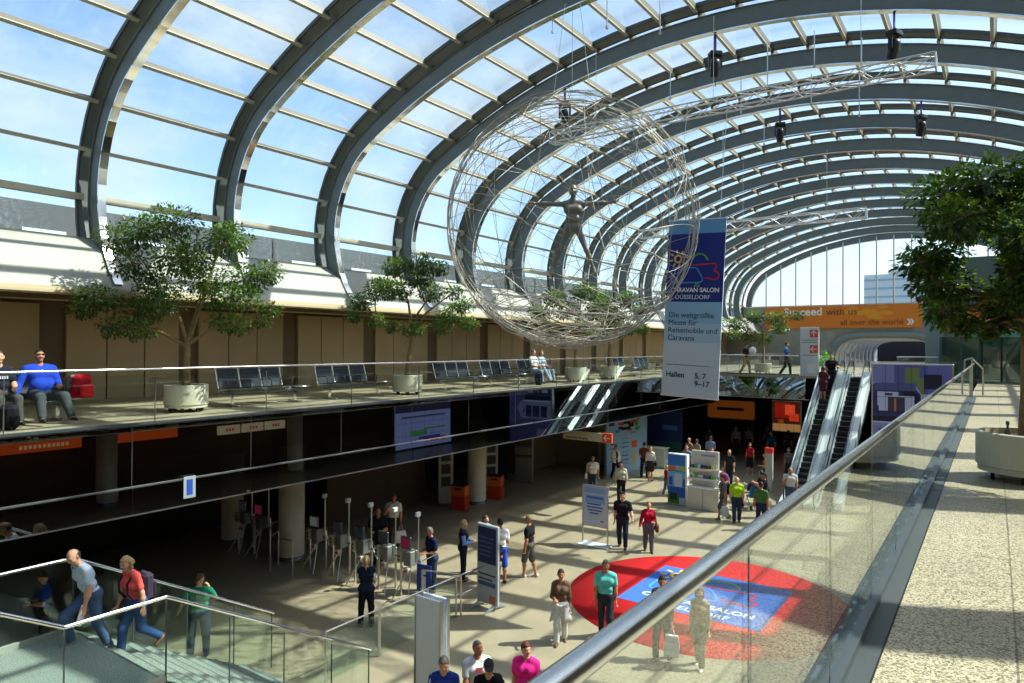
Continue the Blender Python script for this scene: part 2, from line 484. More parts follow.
def purlin_mesh(s):
    x0, z0 = vault(s, .75); x1, z1 = vault(s, .76)
    nrm = Vector((x1-x0, 0, z1-z0)).normalized(); tg = Vector((nrm.z, 0, -nrm.x))
    R = Matrix((tg, Vector((0, 1, 0)), nrm)).transposed()
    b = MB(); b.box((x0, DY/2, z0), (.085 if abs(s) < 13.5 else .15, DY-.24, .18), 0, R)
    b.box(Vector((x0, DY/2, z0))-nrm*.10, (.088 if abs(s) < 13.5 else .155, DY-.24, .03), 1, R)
    return b.mesh('purlin', [M_purl_shade, M_purlin])
PS = [1.05, 2.1, 3.2, 4.38, 5.57, 6.85, 8.0, 9.13, 10.3, 11.55, 12.75, 13.9]
pur = [purlin_mesh(s) for s in [-q for q in PS[::-1]]+[0]+PS]
for i, y in enumerate(RY[:-1]):
    o = bpy.data.objects.new('window_%d' % (i+1), pane_m); COL.objects.link(o); o.location = (0, y, 0); o['kind'] = 'structure'
    c = bpy.data.objects.new('rafter', raft_m); COL.objects.link(c); c.parent = o
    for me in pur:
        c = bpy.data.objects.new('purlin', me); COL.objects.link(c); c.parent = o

# gable wall: glass above, masonry with the tunnel mouth below
b = MB(); NX = 60
def gable_top(x):
    best = 0
    lo, hi = 0., S_GL
    for _ in range(40):
        m = (lo+hi)/2
        if vault(m, .3)[0]-XC < abs(x-XC): lo = m
        else: hi = m
    return vault(lo, .3)[1]
xs = [XC-10.7+21.4*i/NX for i in range(NX+1)]
vs = []
for x in xs: vs += [(x, YE, 10.1), (x, YE, max(10.12, gable_top(x)))]
for x in xs: vs += [(x, YE+.03, 10.1), (x, YE+.03, max(10.12, gable_top(x)))]
N = 2*(NX+1)
fs = [(2*i, 2*i+2, 2*i+3, 2*i+1) for i in range(NX)] + [(N+2*i, N+2*i+1, N+2*i+3, N+2*i+2) for i in range(NX)]
gw = struct('window_gable', MB().add(vs, fs), G_win)
b = MB(); k = 0; x = -16.25
while x < 3.5:
    b.box((x, YE-.05, (10.1+gable_top(x))/2), (.09, .12, gable_top(x)-10.1)); x += 1.22
b.build('mullion', M_steel, gw)
MB().box((XC, YE-.03, 10.08), (23, .22, .1)).build('sill', M_steel, gw)
# masonry wall with the rounded tunnel opening
def gable_masonry():
    b = MB()
    xa, xb = -10.7, -3.6; z0, zt = GZ, 7.35
    outline = []
    n = 20
    for i in range(n+1):
        t = PI*(1-i/n)
        cx = (xa+xb)/2; rx = (xb-xa)/2
        outline.append((cx+rx*math.copysign(abs(math.cos(t))**.5, math.cos(t)), z0+(zt-z0)*math.sin(t)**.55))
    L, Rr, T = -22., 9., 10.08
    pts = [(L, z0), *outline, (Rr, z0), (Rr, T), (L, T)]
    for y, fl in ((YE-.1, False), (YE+.3, True)):
        vs = [(p[0], y, p[1]) for p in pts]
        # split into strips so the outline stays simple
        m = len(outline)
        ov = [(p[0], y, p[1]) for p in outline] + [(p[0], y, T) for p in outline]
        fs = [(i, i+1, m+i+1, m+i) for i in range(m-1)]
        b.add(ov, [f if not fl else f[::-1] for f in fs])
        b.add([(L, y, z0), (xa, y, z0), (xa, y, T), (L, y, T)], [(0, 1, 2, 3) if not fl else (3, 2, 1, 0)])
        b.add([(xb, y, z0), (Rr, y, z0), (Rr, y, T), (xb, y, T)], [(0, 1, 2, 3) if not fl else (3, 2, 1, 0)])
    ov = [(p[0], YE-.1, p[1]) for p in outline] + [(p[0], YE+.3, p[1]) for p in outline]; m = len(outline)
    b.add(ov, [(i, m+i, m+i+1, i+1) for i in range(m-1)])
    return b, outline
b, TUN = gable_masonry()
struct('wall_end', b, M_conc)
# rounded surround of the tunnel mouth
M_sur = mat('tunnel_surround', srgb(126, 134, 128), .5)
b = MB()
cx = (TUN[0][0]+TUN[-1][0])/2
o1 = [(p[0], YE-.45, p[1]) for p in TUN]; o2 = [(cx+(p[0]-cx)*1.13, YE-.45, GZ+(p[1]-GZ)*1.22) for p in TUN]
o3 = [(p[0], YE-.1, p[1]) for p in TUN]; o4 = [(p[0], YE-.1, p[2]) for p in o2]; m = len(TUN)
b.add(o1+o2+o3+o4, [(i, i+1, m+i+1, m+i) for i in range(m-1)] + [(i, 2*m+i, 2*m+i+1, i+1) for i in range(m-1)] + [(m+i, m+i+1, 3*m+i+1, 3*m+i) for i in range(m-1)], 0, True)
struct('trim_tunnel', b, M_sur)
# tunnel beyond: floor, glazed skin and hoops
struct('floor_tunnel', MB().box((cx, YE+15, GZ-.06), (7.2, 30, .12)), M_gal)
for k in range(9):
    y = YE+1.2+2.5*k
    p = [(q[0]*.98+cx*.02, y, q[1]) for q in TUN]
    o = MB().tube(p, .075, 6).build('roof_hoop', mat('hoop_white', srgb(225, 228, 232), .4)); o['kind'] = 'structure'
b = MB(); vs = []
for y in (YE+.4, YE+24):
    for q in TUN: vs.append((cx+(q[0]-cx)*1.03, y, GZ+(q[1]-GZ)*1.03))
b.add(vs, [(i, i+1, m+i+1, m+i) for i in range(m-1)], 0, True)
struct('wall_tunnel', b, glass('tunnel_glass', (.22, .25, .28), .04))
struct('wall_tunnel_end', MB().box((cx, YE+24.2, 6.3), (7, .2, 2.6)), mat('pale_render', srgb(70, 72, 80), .7))
# columns
def column(x, y, r=.39, z=4.26):
    b = MB().lathe([(r, .0), (r, z), (0, z)], 32, (0, 0, 0))
    b.lathe([(r+.015, 0), (r+.015, .12), (r, .12)], 32, (0, 0, 0), 1)
    o = b.build('column', [M_col, M_dsteel], loc=(x, y, 0)); o['kind'] = 'structure'
for y in (3.9, 13.35, 22.6, 33.4, 43): 
    column(-17.75, y)
    if y != 33.4: column(4.2, y)
for y in (13.35, 3.9): column(-20.9, y, .36)
for y in (13.35, 22.6): column(7.3, y, .36)
# ------------------------------------------------------------------ glass edges of the galleries
M_seam = mat('seam_grey', srgb(74, 78, 76), .5)
def glass_rail(name, X, y0, y1, z0, label, side, pitch=1.79, first=None, h=1.03, hr=.022):
    """Frameless glass parapet along y with a round steel handrail; side is towards the walkway."""
    t = thing(name, label, 'railing', (X, y0, z0))
    L = y1-y0
    MB().tube([(side*.08, 0, h), (side*.08, L, h)], hr, 16).build('handrail', M_rail, t)
    b = MB(); b.box((0, L/2, .025), (.07, L, .05)); b.build('base_channel', M_dsteel, t)
    y = 0; k = 0
    edges = []
    f = first if first is not None else pitch
    y = f-pitch
    while y < L:
        a, e = max(0, y+.012), min(L, y+pitch)
        if e-a > .1:
            p = MB().box((0, (a+e)/2, .10+(h-.20)/2), (.016, e-a-.006, h-.20)).build('glass_pane', G_rail, t)
        if e < L-.05: MB().box((0, e+.012, .05+(h-.15)/2), (.004 if X > -5 else .017, .006 if X > -5 else .012, h-.15)).build('seam', M_seam, t)
        y += pitch
    return t
glass_rail('glass_railing', RX+.02, -1.2, 24.4, GZ, 'long glass railing with round steel handrail along the near walkway beside the big planter', 1, 1.2, .8)
glass_rail('glass_railing', LX+.02, -3, 60, GZ, 'glass railing with thin handrail in front of the rows of waiting seats', -1, 2.4, None, 1.03, .018)
def cross_rail(name, x0, x1, Y, label):
    t = thing(name, label, 'railing', (x0, Y, GZ)); L = x1-x0
    MB().tube([(0, 0, 1.05), (L, 0, 1.05)], .03, 10).build('handrail', M_chrome, t)
    MB().box((L/2, 0, .04), (L, .08, .08)).build('base_channel', M_dsteel, t)
    n = max(1, round(L/1.5))
    for i in range(n): MB().box((L*(i+.5)/n, 0, .55), (L/n-.01, .016, .94)).build('glass_pane', G_rail, t)
cross_rail('glass_railing', LX+.1, -8.4, YX+.1, 'glass railing on the bridge edge in front of the far tree planter')
cross_rail('glass_railing', -3.9, -2.2, YX+.1, 'glass railing on the bridge edge behind the large video wall')
# floor slot with steel cover plates beside the near railing
b = MB(); b.box((-.600, 12.2, GZ+.004), (.085, 26, .008)); b.box((-.50, 12.2, GZ+.004), (.09, 26, .008))
b.box((-.55, 12.2, GZ+.002), (.205, 26, .004), 1)
o = struct('trim_floor_channel', b, [mat('cover_plate', (.085, .10, .10), .42, .25), M_black])
b = MB()
for y in (9.3, 10.2, 11.0, 11.5): 
    for x in (-.60, -.50): b.lathe([(.022, .008), (.022, .012), (0, .012)], 12, (x, y, GZ))
b.build('cover_bolt', M_dsteel, o)
# end posts of the near railing with the short return rail
t = thing('rail_post', 'steel rail end with short sloping return rail at the far end of the near railing', 'railing', (-.55, 24.6, GZ))
for (x, y, h) in ((0, 0, 1.2), (-.25, 2.2, 1.1), (.25, 1.7, .85)):
    MB().box((x, y, h/2), (.05, .05, h)).build('post', M_steel, t)
MB().tube([(.0, 0, 1.2), (.25, 1.7, .85)], .025, 8).build('handrail', M_steel, t)
MB().tube([(.0, 0, 1.2), (-.25, 2.2, 1.1)], .025, 8).build('handrail', M_steel, t)

# tinted glass skirts hanging below the gallery edges
def skirt(name, X, y0, y1, label, face):
    t = thing(name, label, 'glass screen', (X, y0, 0)); L = y1-y0
    n = round(L/2.4)
    for i in range(n):
        ya, yb = L*i/n, L*(i+1)/n
        MB().box((face*.05, (ya+yb)/2, 4.53), (.02, yb-ya-.012, 1.10)).build('upper_pane', G_skirt, t)
        MB().box((face*.09, (ya+yb)/2, 3.73), (.02, yb-ya-.012, .48)).build('lower_pane', G_skirt, t)
    for i in range(1, n): MB().box((face*.05, L*i/n, 4.53), (.024, .012, 1.10)).build('seam', M_dsteel, t)
    MB().box((face*.06, L/2, 3.985), (.05, L, .025)).build('middle_bar', M_steel, t)
    MB().box((face*.09, L/2, 3.48), (.03, L, .025)).build('bottom_bar', M_steel, t)
skirt('glass_screen', LX+.03, -6, YX-.2, 'dark tinted glass screen hanging below the gallery edge with the seats', 1)
skirt('glass_screen', RX-.03, -6, YX-.2, 'dark tinted glass screen hanging below the near walkway edge', -1)
t = thing('glass_screen', 'tinted glass screen hanging below the bridge edge left of the escalators', 'glass screen', (LX, YX-.02, 0))
for i in range(2):
    MB().box((1.25+2.4*i, -.02, 4.45), (2.38, .02, 1.15), 0, Matrix.Rotation(math.radians(-9), 3, 'X')).build('upper_pane', G_skirt, t)
MB().box((2.5, .1, 3.85), (5.0, .05, .03)).build('bottom_bar', M_steel, t)
# small printed stickers on the left skirt
M_blue = cm(40, 74, 160, .5)
t = MB().box((0, 0, 0), (.012, .24, .42)).build('sticker', cm(150, 158, 165), loc=(LX+.16, 7.22, 3.83))
tag(t, 'small white and blue notice stuck on the dark hanging glass', 'notice')
MB().box((.008, 0, .0), (.006, .12, .30)).build('print', M_blue, t)

# ------------------------------------------------------------------ stair with mid landing
M_step = stone('stair_stone', srgb(170, 178, 168), srgb(120, 130, 122), (1.2, 1.2), (0, 0), .5, .7, 50)
M_riser = mat('stair_riser', srgb(84, 94, 88), .6)
SX0, SX1 = -12.05, -9.2
st = bpy.data.objects.new('staircase', None); COL.objects.link(st)
tag(st, 'stone staircase with glass sides where the couple climbs to the landing', 'staircase')
st.location = (SX0, 4.9, 0)
W_ = SX1-SX0
MB().box((W_/2, -1.0, 1.92), (W_, 2.0, .16)).build('landing', M_step, st)
MB().box((.02, -1.0, 2.04), (.06, 2.0, .09)).build('edge_kerb', M_white, st)
MB().box((W_-.02, -1.0, 2.04), (.06, 2.0, .09)).build('edge_kerb', M_white, st)
for i in range(11):
    z = 2.0-.1667*(i+1); y = .30*i
    b = MB(); b.box((W_/2, y+.15, z-.02), (W_-.04, .33, .04), 0); b.box((W_/2, y+.012, z+.06), (W_-.04, .02, .13), 1)
    b.box((W_/2, y+.03, z+.151), (W_-.06, .04, .004), 1)
    b.build('step', [M_step, M_riser], st)
for x in (.0, W_):
    b = MB(); b.prism([(0, 1.72), (3.3, -.05), (3.3, .14), (.3, 1.84), (0, 2.02)], .05, Matrix(((0, 0, 1, x-.025), (1, 0, 0, 0), (0, 1, 0, 0), (0, 0, 0, 1))))
    b.build('stringer', M_riser, st)
# lower flight continues from the landing up towards the near side
for i in range(10):
    z = 2.0+.1667*(i+1); y = -2.0-.30*i
    b = MB(); b.box((W_/2, y-.15, z-.02), (W_-.04, .33, .04), 0); b.box((W_/2, y-.01, z-.08), (W_-.04, .02, .13), 1)
    b.build('step', [M_step, M_riser], st)
for x, nm in ((0, 'far'), (W_, 'near')):
    R = 1.16
    y_up = -1.25
    pts = [(x, -4.0, 2+R+1.55), (x, y_up, 2+R), (x, .0, 2+R), (x, 3.75, R-.06)]
    MB().tube([pts[0], pts[1]], .026, 10).build('handrail', M_chrome, st)
    MB().tube([pts[1], pts[2]], .026, 10).build('handrail', M_chrome, st)
    MB().tube([pts[2], pts[3]], .026, 10).build('handrail', M_chrome, st)
    def pane(ya, za0, za1, yb, zb0, zb1):
        b = MB(); vs = []
        for xx in (x-.008, x+.008): vs += [(xx, ya, za0), (xx, yb, zb0), (xx, yb, zb1), (xx, ya, za1)]
        b.add(vs, [(0, 1, 2, 3), (7, 6, 5, 4), (0, 4, 5, 1), (1, 5, 6, 2), (2, 6, 7, 3), (3, 7, 4, 0)])
        b.build('glass_pane', G_stair, st)
    pane(y_up+.01, 2.02, 2+R-.02, -.01, 2.02, 2+R-.02)
    ys = [0, .95, 1.9, 2.85, 3.7]
    for a, c in zip(ys[:-1], ys[1:]):
        zf = lambda y: 2-(2-0)*y/3.55
        MB().box((x, c-.002, max(.0, zf(c))+R/2-.02), (.02, .014, R-.04)).build('seam', M_seam, st)
        pane(a+.01, max(.02, zf(a)-.1), zf(a)+R-.03, c-.01, max(.02, zf(c)-.1), zf(c)+R-.03)
    MB().box((x, 0, 2+R/2), (.02, .016, R-.03)).build('seam', M_seam, st); MB().box((x, y_up, 2+R/2), (.02, .016, R-.03)).build('seam', M_seam, st)
    pane(-3.9, 3.35, 3.35+R, y_up-.01, 2.02, 2+R-.02)

# straight glass barrier running from the stair foot to the checkpoint
t = thing('glass_barrier', 'waist high glass barrier running from the stair foot to the ticket checkpoint', 'barrier', (-10.65, 8.7, 0))
ys = [0.1, 1.55, 3.05, 4.1]
for i in range(3):
    a, c = ys[i], ys[i+1]
    MB().box((0, (a+c)/2, .48), (.016, c-a-.12, .86)).build('glass_pane', G_stair, t)
    MB().tube([(0, a+.02, 1.0), (0, c-.02, 1.0)], .02, 8).build('handrail', M_chrome, t)
    for y in (a+.02, c-.02): MB().tube([(0, y, 0), (0, y, 1.0)], .02, 8).build('post', M_steel, t)
t = thing('queue_rail', 'steel tube queue rail in front of the man in the navy polo', 'barrier', (-11.6, 12.6, 0))
for (x, y) in ((0, 0), (1.0, .3), (1.05, 1.3)): MB().tube([(x, y, 0), (x, y, 1.02)], .02, 8).build('post', M_steel, t)
for a, c in (((0, 0), (1.0, .3)), ((1.0, .3), (1.05, 1.3))):
    MB().tube([(*a, 1.02), (*c, 1.02)], .02, 8).build('handrail', M_steel, t)
    MB().tube([(*a, .55), (*c, .55)], .012, 6).build('handrail', M_steel, t)
t = thing('queue_rail', 'dark steel queue rail standing beside the front left column', 'barrier', (-17.2, 12.2, 0))
for (x, y) in ((0, 0), (.9, .1), (-.3, .5)): MB().tube([(x, y, 0), (x, y, 1.02)], .02, 8).build('post', M_steel, t)
for a, c in (((0, 0), (.9, .1)), ((0, 0), (-.3, .5))): MB().tube([(*a, 1.02), (*c, 1.02)], .02, 8).build('handrail', M_steel, t)

# ------------------------------------------------------------------ escalators
M_esc = mat('escalator_skin', srgb(196, 210, 204), .22, .7)
M_escw = mat('escalator_deck', srgb(214, 222, 220), .38, .15)
M_tread = mat('escalator_tread', (.022, .023, .024), .5, .3)
M_line = mat('tread_edge', (.20, .21, .21), .5, .3)
def escalator(xc, label):
    t = thing('escalator', label, 'escalator', (xc, 30.2, 0), 0, 'pair of escalators')
    rise, run, w = GZ, 7.6, .36
    sl_ = math.atan2(rise, run)
    for sx in (-1, 1):
        x = sx*w
        # balustrade: sloping body with rounded newel ends
        prof = []
        def P(y, z): prof.append((y, z))
        top = []
        n = 10
        for i in range(n+1):
            a = PI/2+PI*i/n; top.append((-.15+.40*math.cos(a), .42+.40*math.sin(a)))
        top = top[::-1]
        low = [(.3, .02), (run+.1, rise-.15), (run+.9, rise-.02), (run+1.2, rise+.02)]
        up_ = []
        for i in range(n+1):
            a = -PI/2+PI*i/n; up_.append((run+1.15+.40*math.cos(a), rise+.42+.40*math.sin(a)))
        poly = low + up_ + [(run+.3, rise+.84), (.25, .86)] + top[::-1]
        Mx = Matrix(((0, 0, 1, x-.01), (1, 0, 0, 0), (0, 1, 0, 0), (0, 0, 0, 1)))
        b = MB(); b.prism(poly, .02, Mx); b.build('balustrade', G_rail, t)
        rail = [(-.15, .02)] + [( q[0], q[1]) for q in top] + [(.25, .88), (run+.3, rise+.86)] + [(q[0], q[1]) for q in up_[::-1]]
        rp_ = [(x, -.15+.42*math.cos(PI*1.5-PI*i/8), .42+.42*math.sin(PI*1.5-PI*i/8)) for i in range(9)]
        rp_ += [(x, .25, .90), (x, run+.3, rise+.88)]
        rp_ += [(x, run+1.15+.42*math.cos(PI/2-PI*i/8), rise+.42+.42*math.sin(PI/2-PI*i/8)) for i in range(9)]
        MB().tube(rp_, .030, 10).build('handrail', mat('escalator_handrail', (.05, .055, .06), .35), t)
        # outer and inner decks, the bright sloping bands
        for (o_, wd, z_, nm) in ((sx*.125, .23, .32, 'outer_deck'), (-sx*.06, .05, .18, 'skirt_panel')):
            b = MB(); xx = x+o_
            vs = []
            for (y, z) in ((-.4, .02), (.35, .05), (run+.1, rise-.02+.0), (run+1.3, rise+.04)):
                for q in (-wd/2, wd/2):
                    vs.append((xx+q, y, z+z_*(1 if .3 < y < run+1 else .3)))
            for (y, z) in ((-.4, 0), (.35, -.0), (run+.1, rise-.4), (run+1.3, rise-.3)):
                for q in (-wd/2, wd/2): vs.append((xx+q, y, z))
            fs = []
            for i in range(3):
                fs += [(2*i, 2*i+1, 2*i+3, 2*i+2), (8+2*i, 8+2*i+2, 8+2*i+3, 8+2*i+1), (2*i, 2*i+2, 8+2*i+2, 8+2*i), (2*i+1, 8+2*i+1, 8+2*i+3, 2*i+3)]
            fs += [(0, 8, 9, 1), (6, 7, 15, 14)]
            b.add(vs, fs); b.build(nm, M_escw, t)
    # treads
    ns = 24
    for i in range(ns):
        y = .35+run*(i+.0)/ns*.985; z = max(.05, rise*(i+1)/ns-.03)
        b = MB(); b.box((0, y+.17, z-.03), (2*w-.12, .36, .06), 0); b.box((0, y+.01, z-.11), (2*w-.12, .03, .20), 0)
        b.box((0, y+.012, z+.003), (2*w-.12, .035, .012), 1)
        b.build('step', [M_tread, M_line], t)
    MB().box((0, -.35, .02), (2*w, 1.3, .05)).build('comb_plate', M_steel, t)
    MB().box((0, run+.85, rise+.012), (2*w, 1.1, .02)).build('comb_plate', M_steel, t)
    # truss underside
    b = MB(); b.prism([(-.5, .0), (.6, -.0), (run+1.2, rise-.75), (run+1.2, rise-.1), (run, rise-.25), (.3, -.0)], 2*w+.3, Matrix(((0, 0, 1, -w-.15), (1, 0, 0, 0), (0, 1, 0, 0), (0, 0, 0, 1))))
    b.build('truss_casing', M_dsteel, t)
    return t
escalator(-6.78, 'left escalator of the pair, with the couple riding near its top')
escalator(-5.62, 'empty escalator of the pair, next to the large video wall')

# ------------------------------------------------------------------ right hand end: pier, glazed vestibule, doors
struct('column_pier', MB().box((-2.45, 40.2, 8.3), (.78, .6, 6.4)), mat('pier_metal', srgb(140, 152, 150), .4, .2))
G_green = glass('green_glass', (.42, .62, .56), .08, 1.5)
M_gframe = mat('green_frame', srgb(66, 96, 88), .45)
M_teal = mat('teal_fascia', srgb(84, 166, 146), .5)
vb = thing('glass_vestibule', 'green glass entrance vestibule with teal canopy edge past the near tree', 'vestibule', (-2.0, 36.5, GZ))
for (x0, x1) in ((0.05, .75), (.80, 1.45), (3.05, 3.9), (3.95, 4.9)):
    MB().box(((x0+x1)/2, 0, 1.0), (x1-x0, .03, 2.0)).build('glass_pane', G_green, vb)
for x in (0, .78, 1.48, 3.0, 3.92): MB().box((x, 0, 1.0), (.07, .1, 2.0)).build('mullion', M_gframe, vb)
for k in range(3): MB().box((0, .6+1.2*k, 1.0), (.03, 1.15, 2.0)).build('glass_pane', G_green, vb)
b = MB(); b.box((3.45, .6, 2.08), (4.8, 3.2, .19)); b.build('canopy', M_teal, vb)
b = MB(); b.box((3.45, .5, 2.19), (4.6, 2.8, .03)); b.build('canopy_top', M_conc, vb)
dr = MB().box((0, 0, 1.0), (1.46, .05, 1.98)).build('door_1', G_green, loc=(.25, 36.5, GZ)); dr['kind'] = 'structure'
for x in (-.70, 0, .70): MB().box((x, -.02, 1.0), (.08, .07, 1.98)).build('door_frame', M_dark, dr)
for x in (-.12, .12): MB().tube([(x, -.08, .8), (x, -.08, 1.3)], .015, 6).build('door_handle', M_steel, dr)
struct('wall_vestibule', MB().box((2.1, 40.5, 6.9), (8.4, .2, 3.6)), M_conc)
struct('wall_glazed_far', MB().box((2.5, 42.5, 8.2), (9, .15, 6.2)), mat('grey_facade', srgb(92, 104, 100), .5))
# ------------------------------------------------------------------ printed things, signs, counters
def panel(mb, x0, x1, z0, z1, y, mi=0, t=.006):
    """Flat print on a surface facing -y."""
    return mb.box(((x0+x1)/2, y, (z0+z1)/2), (abs(x1-x0), t, abs(z1-z0)), mi)
def stroke(mb, pts, wd, M, mi=0, closed=False, t=.006):
    """Flat ribbon of width wd along 2-D points, laid in frame M (z outward)."""
    P = [Vector((p[0], p[1])) for p in pts]; n = len(P)
    L = []; R = []
    for i in range(n):
        a = P[(i-1) % n] if closed or i > 0 else P[i]; c = P[(i+1) % n] if closed or i < n-1 else P[i]
        d = (c-a); d = d/d.length if d.length else Vector((1, 0)); nn = Vector((-d.y, d.x))*wd/2
        L.append(P[i]+nn); R.append(P[i]-nn)
    v = [M @ Vector((p.x, p.y, h)) for h in (0, t) for p in L+R]
    m = 2*n; fs = []
    for i in range(n if closed else n-1):
        j = (i+1) % n
        fs += [(m+i, m+n+i, m+n+j, m+j), (i, j, n+j, n+i), (i, m+i, m+j, j), (n+i, n+j, m+n+j, m+n+i)]
    return mb.add(v, fs, mi)
def rounded(pts, r, k=4):
    out = []; n = len(pts)
    for i in range(n):
        p = Vector(pts[i]); a = Vector(pts[i-1])-p; c = Vector(pts[(i+1) % n])-p
        ra = min(r, a.length*.45); rc = min(r, c.length*.45)
        p0 = p+a.normalized()*ra; p1 = p+c.normalized()*rc
        for j in range(k+1):
            t = j/k; out.append(tuple(p0*(1-t)**2 + p*2*t*(1-t) + p1*t*t))
    return out
C_yel = cm(250, 205, 40, .6); C_red = cm(214, 38, 46, .6); C_lblue = cm(70, 150, 220, .6); C_grn = cm(110, 180, 60, .6)
C_navy = cm(28, 44, 130, .6); C_wht = cm(238, 238, 234, .6); C_ink = cm(34, 50, 92, .6); C_org = cm(226, 84, 34, .6)
def trade_fair_mark(parent, M, S, name='printed_mark'):
    """Sun, tent line, van and caravan outlines as on the banner."""
    b = MB(); w_ = .022*S
    T = lambda pts: [(p[0]*S, p[1]*S) for p in pts]
    c = (.17, .82); r = .062
    stroke(b, T([(c[0]+r*math.cos(a), c[1]+r*math.sin(a)) for a in [2*PI*i/20 for i in range(20)]]), .03*S, M, 0, True)
    for i in range(8):
        a = 2*PI*i/8+.2
        stroke(b, T([(c[0]+.1*math.cos(a), c[1]+.1*math.sin(a)), (c[0]+.165*math.cos(a), c[1]+.165*math.sin(a))]), .026*S, M, 0)
    stroke(b, T([(.42, .80), (.47, .86), (.54, .905), (.60, .90), (.66, .87), (.72, .79)]), w_, M, 3)
    stroke(b, T([(.49, .33), (.59, .33), (.565, .375), (.515, .375)]), w_, M, 3, True)
    stroke(b, T([(.28, .69)] + rounded([(.28, .72), (.87, .73), (.87, .64), (.83, .60), (.93, .56), (.91, .47), (.84, .44), (.80, .46)], .05)[5:-4] + [(.70, .48), (.66, .47)]), w_, M, 1)
    stroke(b, T(rounded([(.06, .66), (.52, .66), (.64, .46), (.62, .40), (.09, .39), (.06, .44)], .06)), w_, M, 2, True)
    return b.build(name, [C_yel, C_red, C_lblue, C_grn], parent)

# hanging banner
bn = thing('hanging_banner', 'tall blue and white trade fair banner hanging behind the wire globe', 'banner', (-5.95, 16.0, 7.52))
bn.rotation_euler = (0, math.radians(2.6), 0)
bw, bh = 1.42, 4.28
mb = MB(); mb.box((0, 0, 0), (bw, .03, bh)); mb.build('cloth_panel', mat('banner_white', srgb(206, 216, 226), .6, 0), bn)
grad = MB(); y = -.017
panel(grad, -bw/2, bw/2, bh/2-.33, bh/2, y, 1, .004); panel(grad, -bw/2, bw/2, bh/2-1.98, bh/2-.33, y, 0, .004)
panel(grad, -bw/2, bw/2, bh/2-2.5, bh/2-1.98, y, 2, .004); panel(grad, -bw/2, bw/2, bh/2-2.95, bh/2-2.5, y, 3, .004)
grad.build('printed_field', [C_navy, cm(104, 158, 206, .6), cm(150, 192, 222, .6), cm(178, 206, 226, .6)], bn)
for zz in (bh/2, -bh/2): MB().tube([(-bw/2-.02, 0, zz), (bw/2+.02, 0, zz)], .022, 8).build('banner_rod', M_steel, bn)
Fb = frame((1, 0, 0), (0, 0, 1))
M4 = Fb.to_4x4(); M4.translation = Vector((-bw/2+.05, -.020, bh/2-2.05))
trade_fair_mark(bn, M4, 1.36)
text('lettering', 'CARAVAN SALON', .148, C_wht, bn, (-bw/2+.12, -.022, bh/2-1.74), Fb, bold=.004)
text('lettering', 'DÜSSELDORF', .145, C_wht, bn, (-bw/2+.25, -.022, bh/2-1.91), Fb)
text('lettering', 'Die weltgrößte\nMesse für\nReisemobile und\nCaravans', .185, C_ink, bn, (-bw/2+.10, -.022, bh/2-2.36), Fb)
text('lettering', 'Hallen', .185, C_ink, bn, (-bw/2+.10, -.022, -bh/2+.46), Fb, bold=.003)
text('lettering', '5, 7\n9–17', .185, C_ink, bn, (-bw/2+.83, -.022, -bh/2+.46), Fb, bold=.003)
b = MB(); panel(b, -bw/2+.1, bw/2-.2, -bh/2+.76, -bh/2+.768, -.02, 0); b.build('printed_rule', C_ink, bn)
for x in (-.55, .55): MB().tube([(x, 0, bh/2), (x*.9, .3, bh/2+2.9)], .006, 5).build('hanging_wire', M_steel, bn)

# carpet with the same mark
cp = thing('round_carpet', 'round red carpet with blue trade fair field on the hall floor', 'carpet', (-6.2, 17.6, 0))
MB().lathe([(3.56, 0), (3.56, .012), (0, .012)], 96).build('red_pile', mat('red_carpet', srgb(214, 44, 46), .95, 0, .08, 40, .1), cp)
MB().box((-.05, .27, .014), (3.68, 3.25, .008)).build('blue_field', mat('blue_carpet', srgb(70, 110, 190), .95, 0, .08, 40, .1), cp)
Fg = frame((1, 0, 0), (0, 1, 0))
M5 = Fg.to_4x4(); M5.translation = Vector((-1.75, -1.45, .019))
trade_fair_mark(cp, M5, 3.25)
text('lettering', 'CARAVAN SALON', .36, C_wht, cp, (-1.5, -.72, .019), Fg, bold=.008)
text('lettering', 'DÜSSELDORF', .36, C_wht, cp, (-1.2, -1.17, .019), Fg)

# orange gable banner
t = thing('orange_banner', 'long orange banner with white and brown slogan across the end wall', 'banner', (-10.4, YE-.28, 9.1))
MB().box((0, 0, 0), (11.7, .06, 1.85)).build('cloth_panel', cm(214, 122, 40, .6), t)
b = MB()
rr = random.Random(3)
for k in range(16):
    px, pz = rr.uniform(.2, 3.6), rr.uniform(-.1, .75); n = 9
    poly = [(px+rr.uniform(.25, .55)*math.cos(2*PI*i/n), pz+rr.uniform(.10, .22)*math.sin(2*PI*i/n)) for i in range(n)]
    b.add([(p[0], -.034-.0004*k, min(.9, p[1])) for p in poly], [list(range(n))])
b.build('printed_map', cm(222, 150, 40, .6), t)
text('lettering', 'Succeed', .92, C_wht, t, (-4.3, -.06, .17), Fb, bold=.02)
text('lettering', 'with us', .80, cm(120, 70, 36, .6), t, (-.98, -.06, .17), Fb)
text('lettering', 'all over the world', .62, cm(120, 70, 36, .6), t, (.10, -.06, -.66), Fb)
text('lettering', '»', 1.0, C_wht, t, (4.85, -.06, -.70), Fb, bold=.02)
t = thing('orange_banner', 'orange banner above the vestibule, half hidden behind the near tree crown', 'banner', (.2, 40.36, 7.95))
MB().box((0, 0, 0), (4.4, .05, 1.06)).build('cloth_panel', cm(224, 112, 34, .6), t)
b = MB(); 
for k in range(5): panel(b, .6+.25*k, .8+.25*k, -.3, .3-.06*k, -.03, 0)
b.build('printed_map', cm(230, 150, 44, .6), t)
t = thing('red_sign', 'red sign with white lines above the vestibule canopy', 'sign', (.15, 36.1, GZ+2.47))
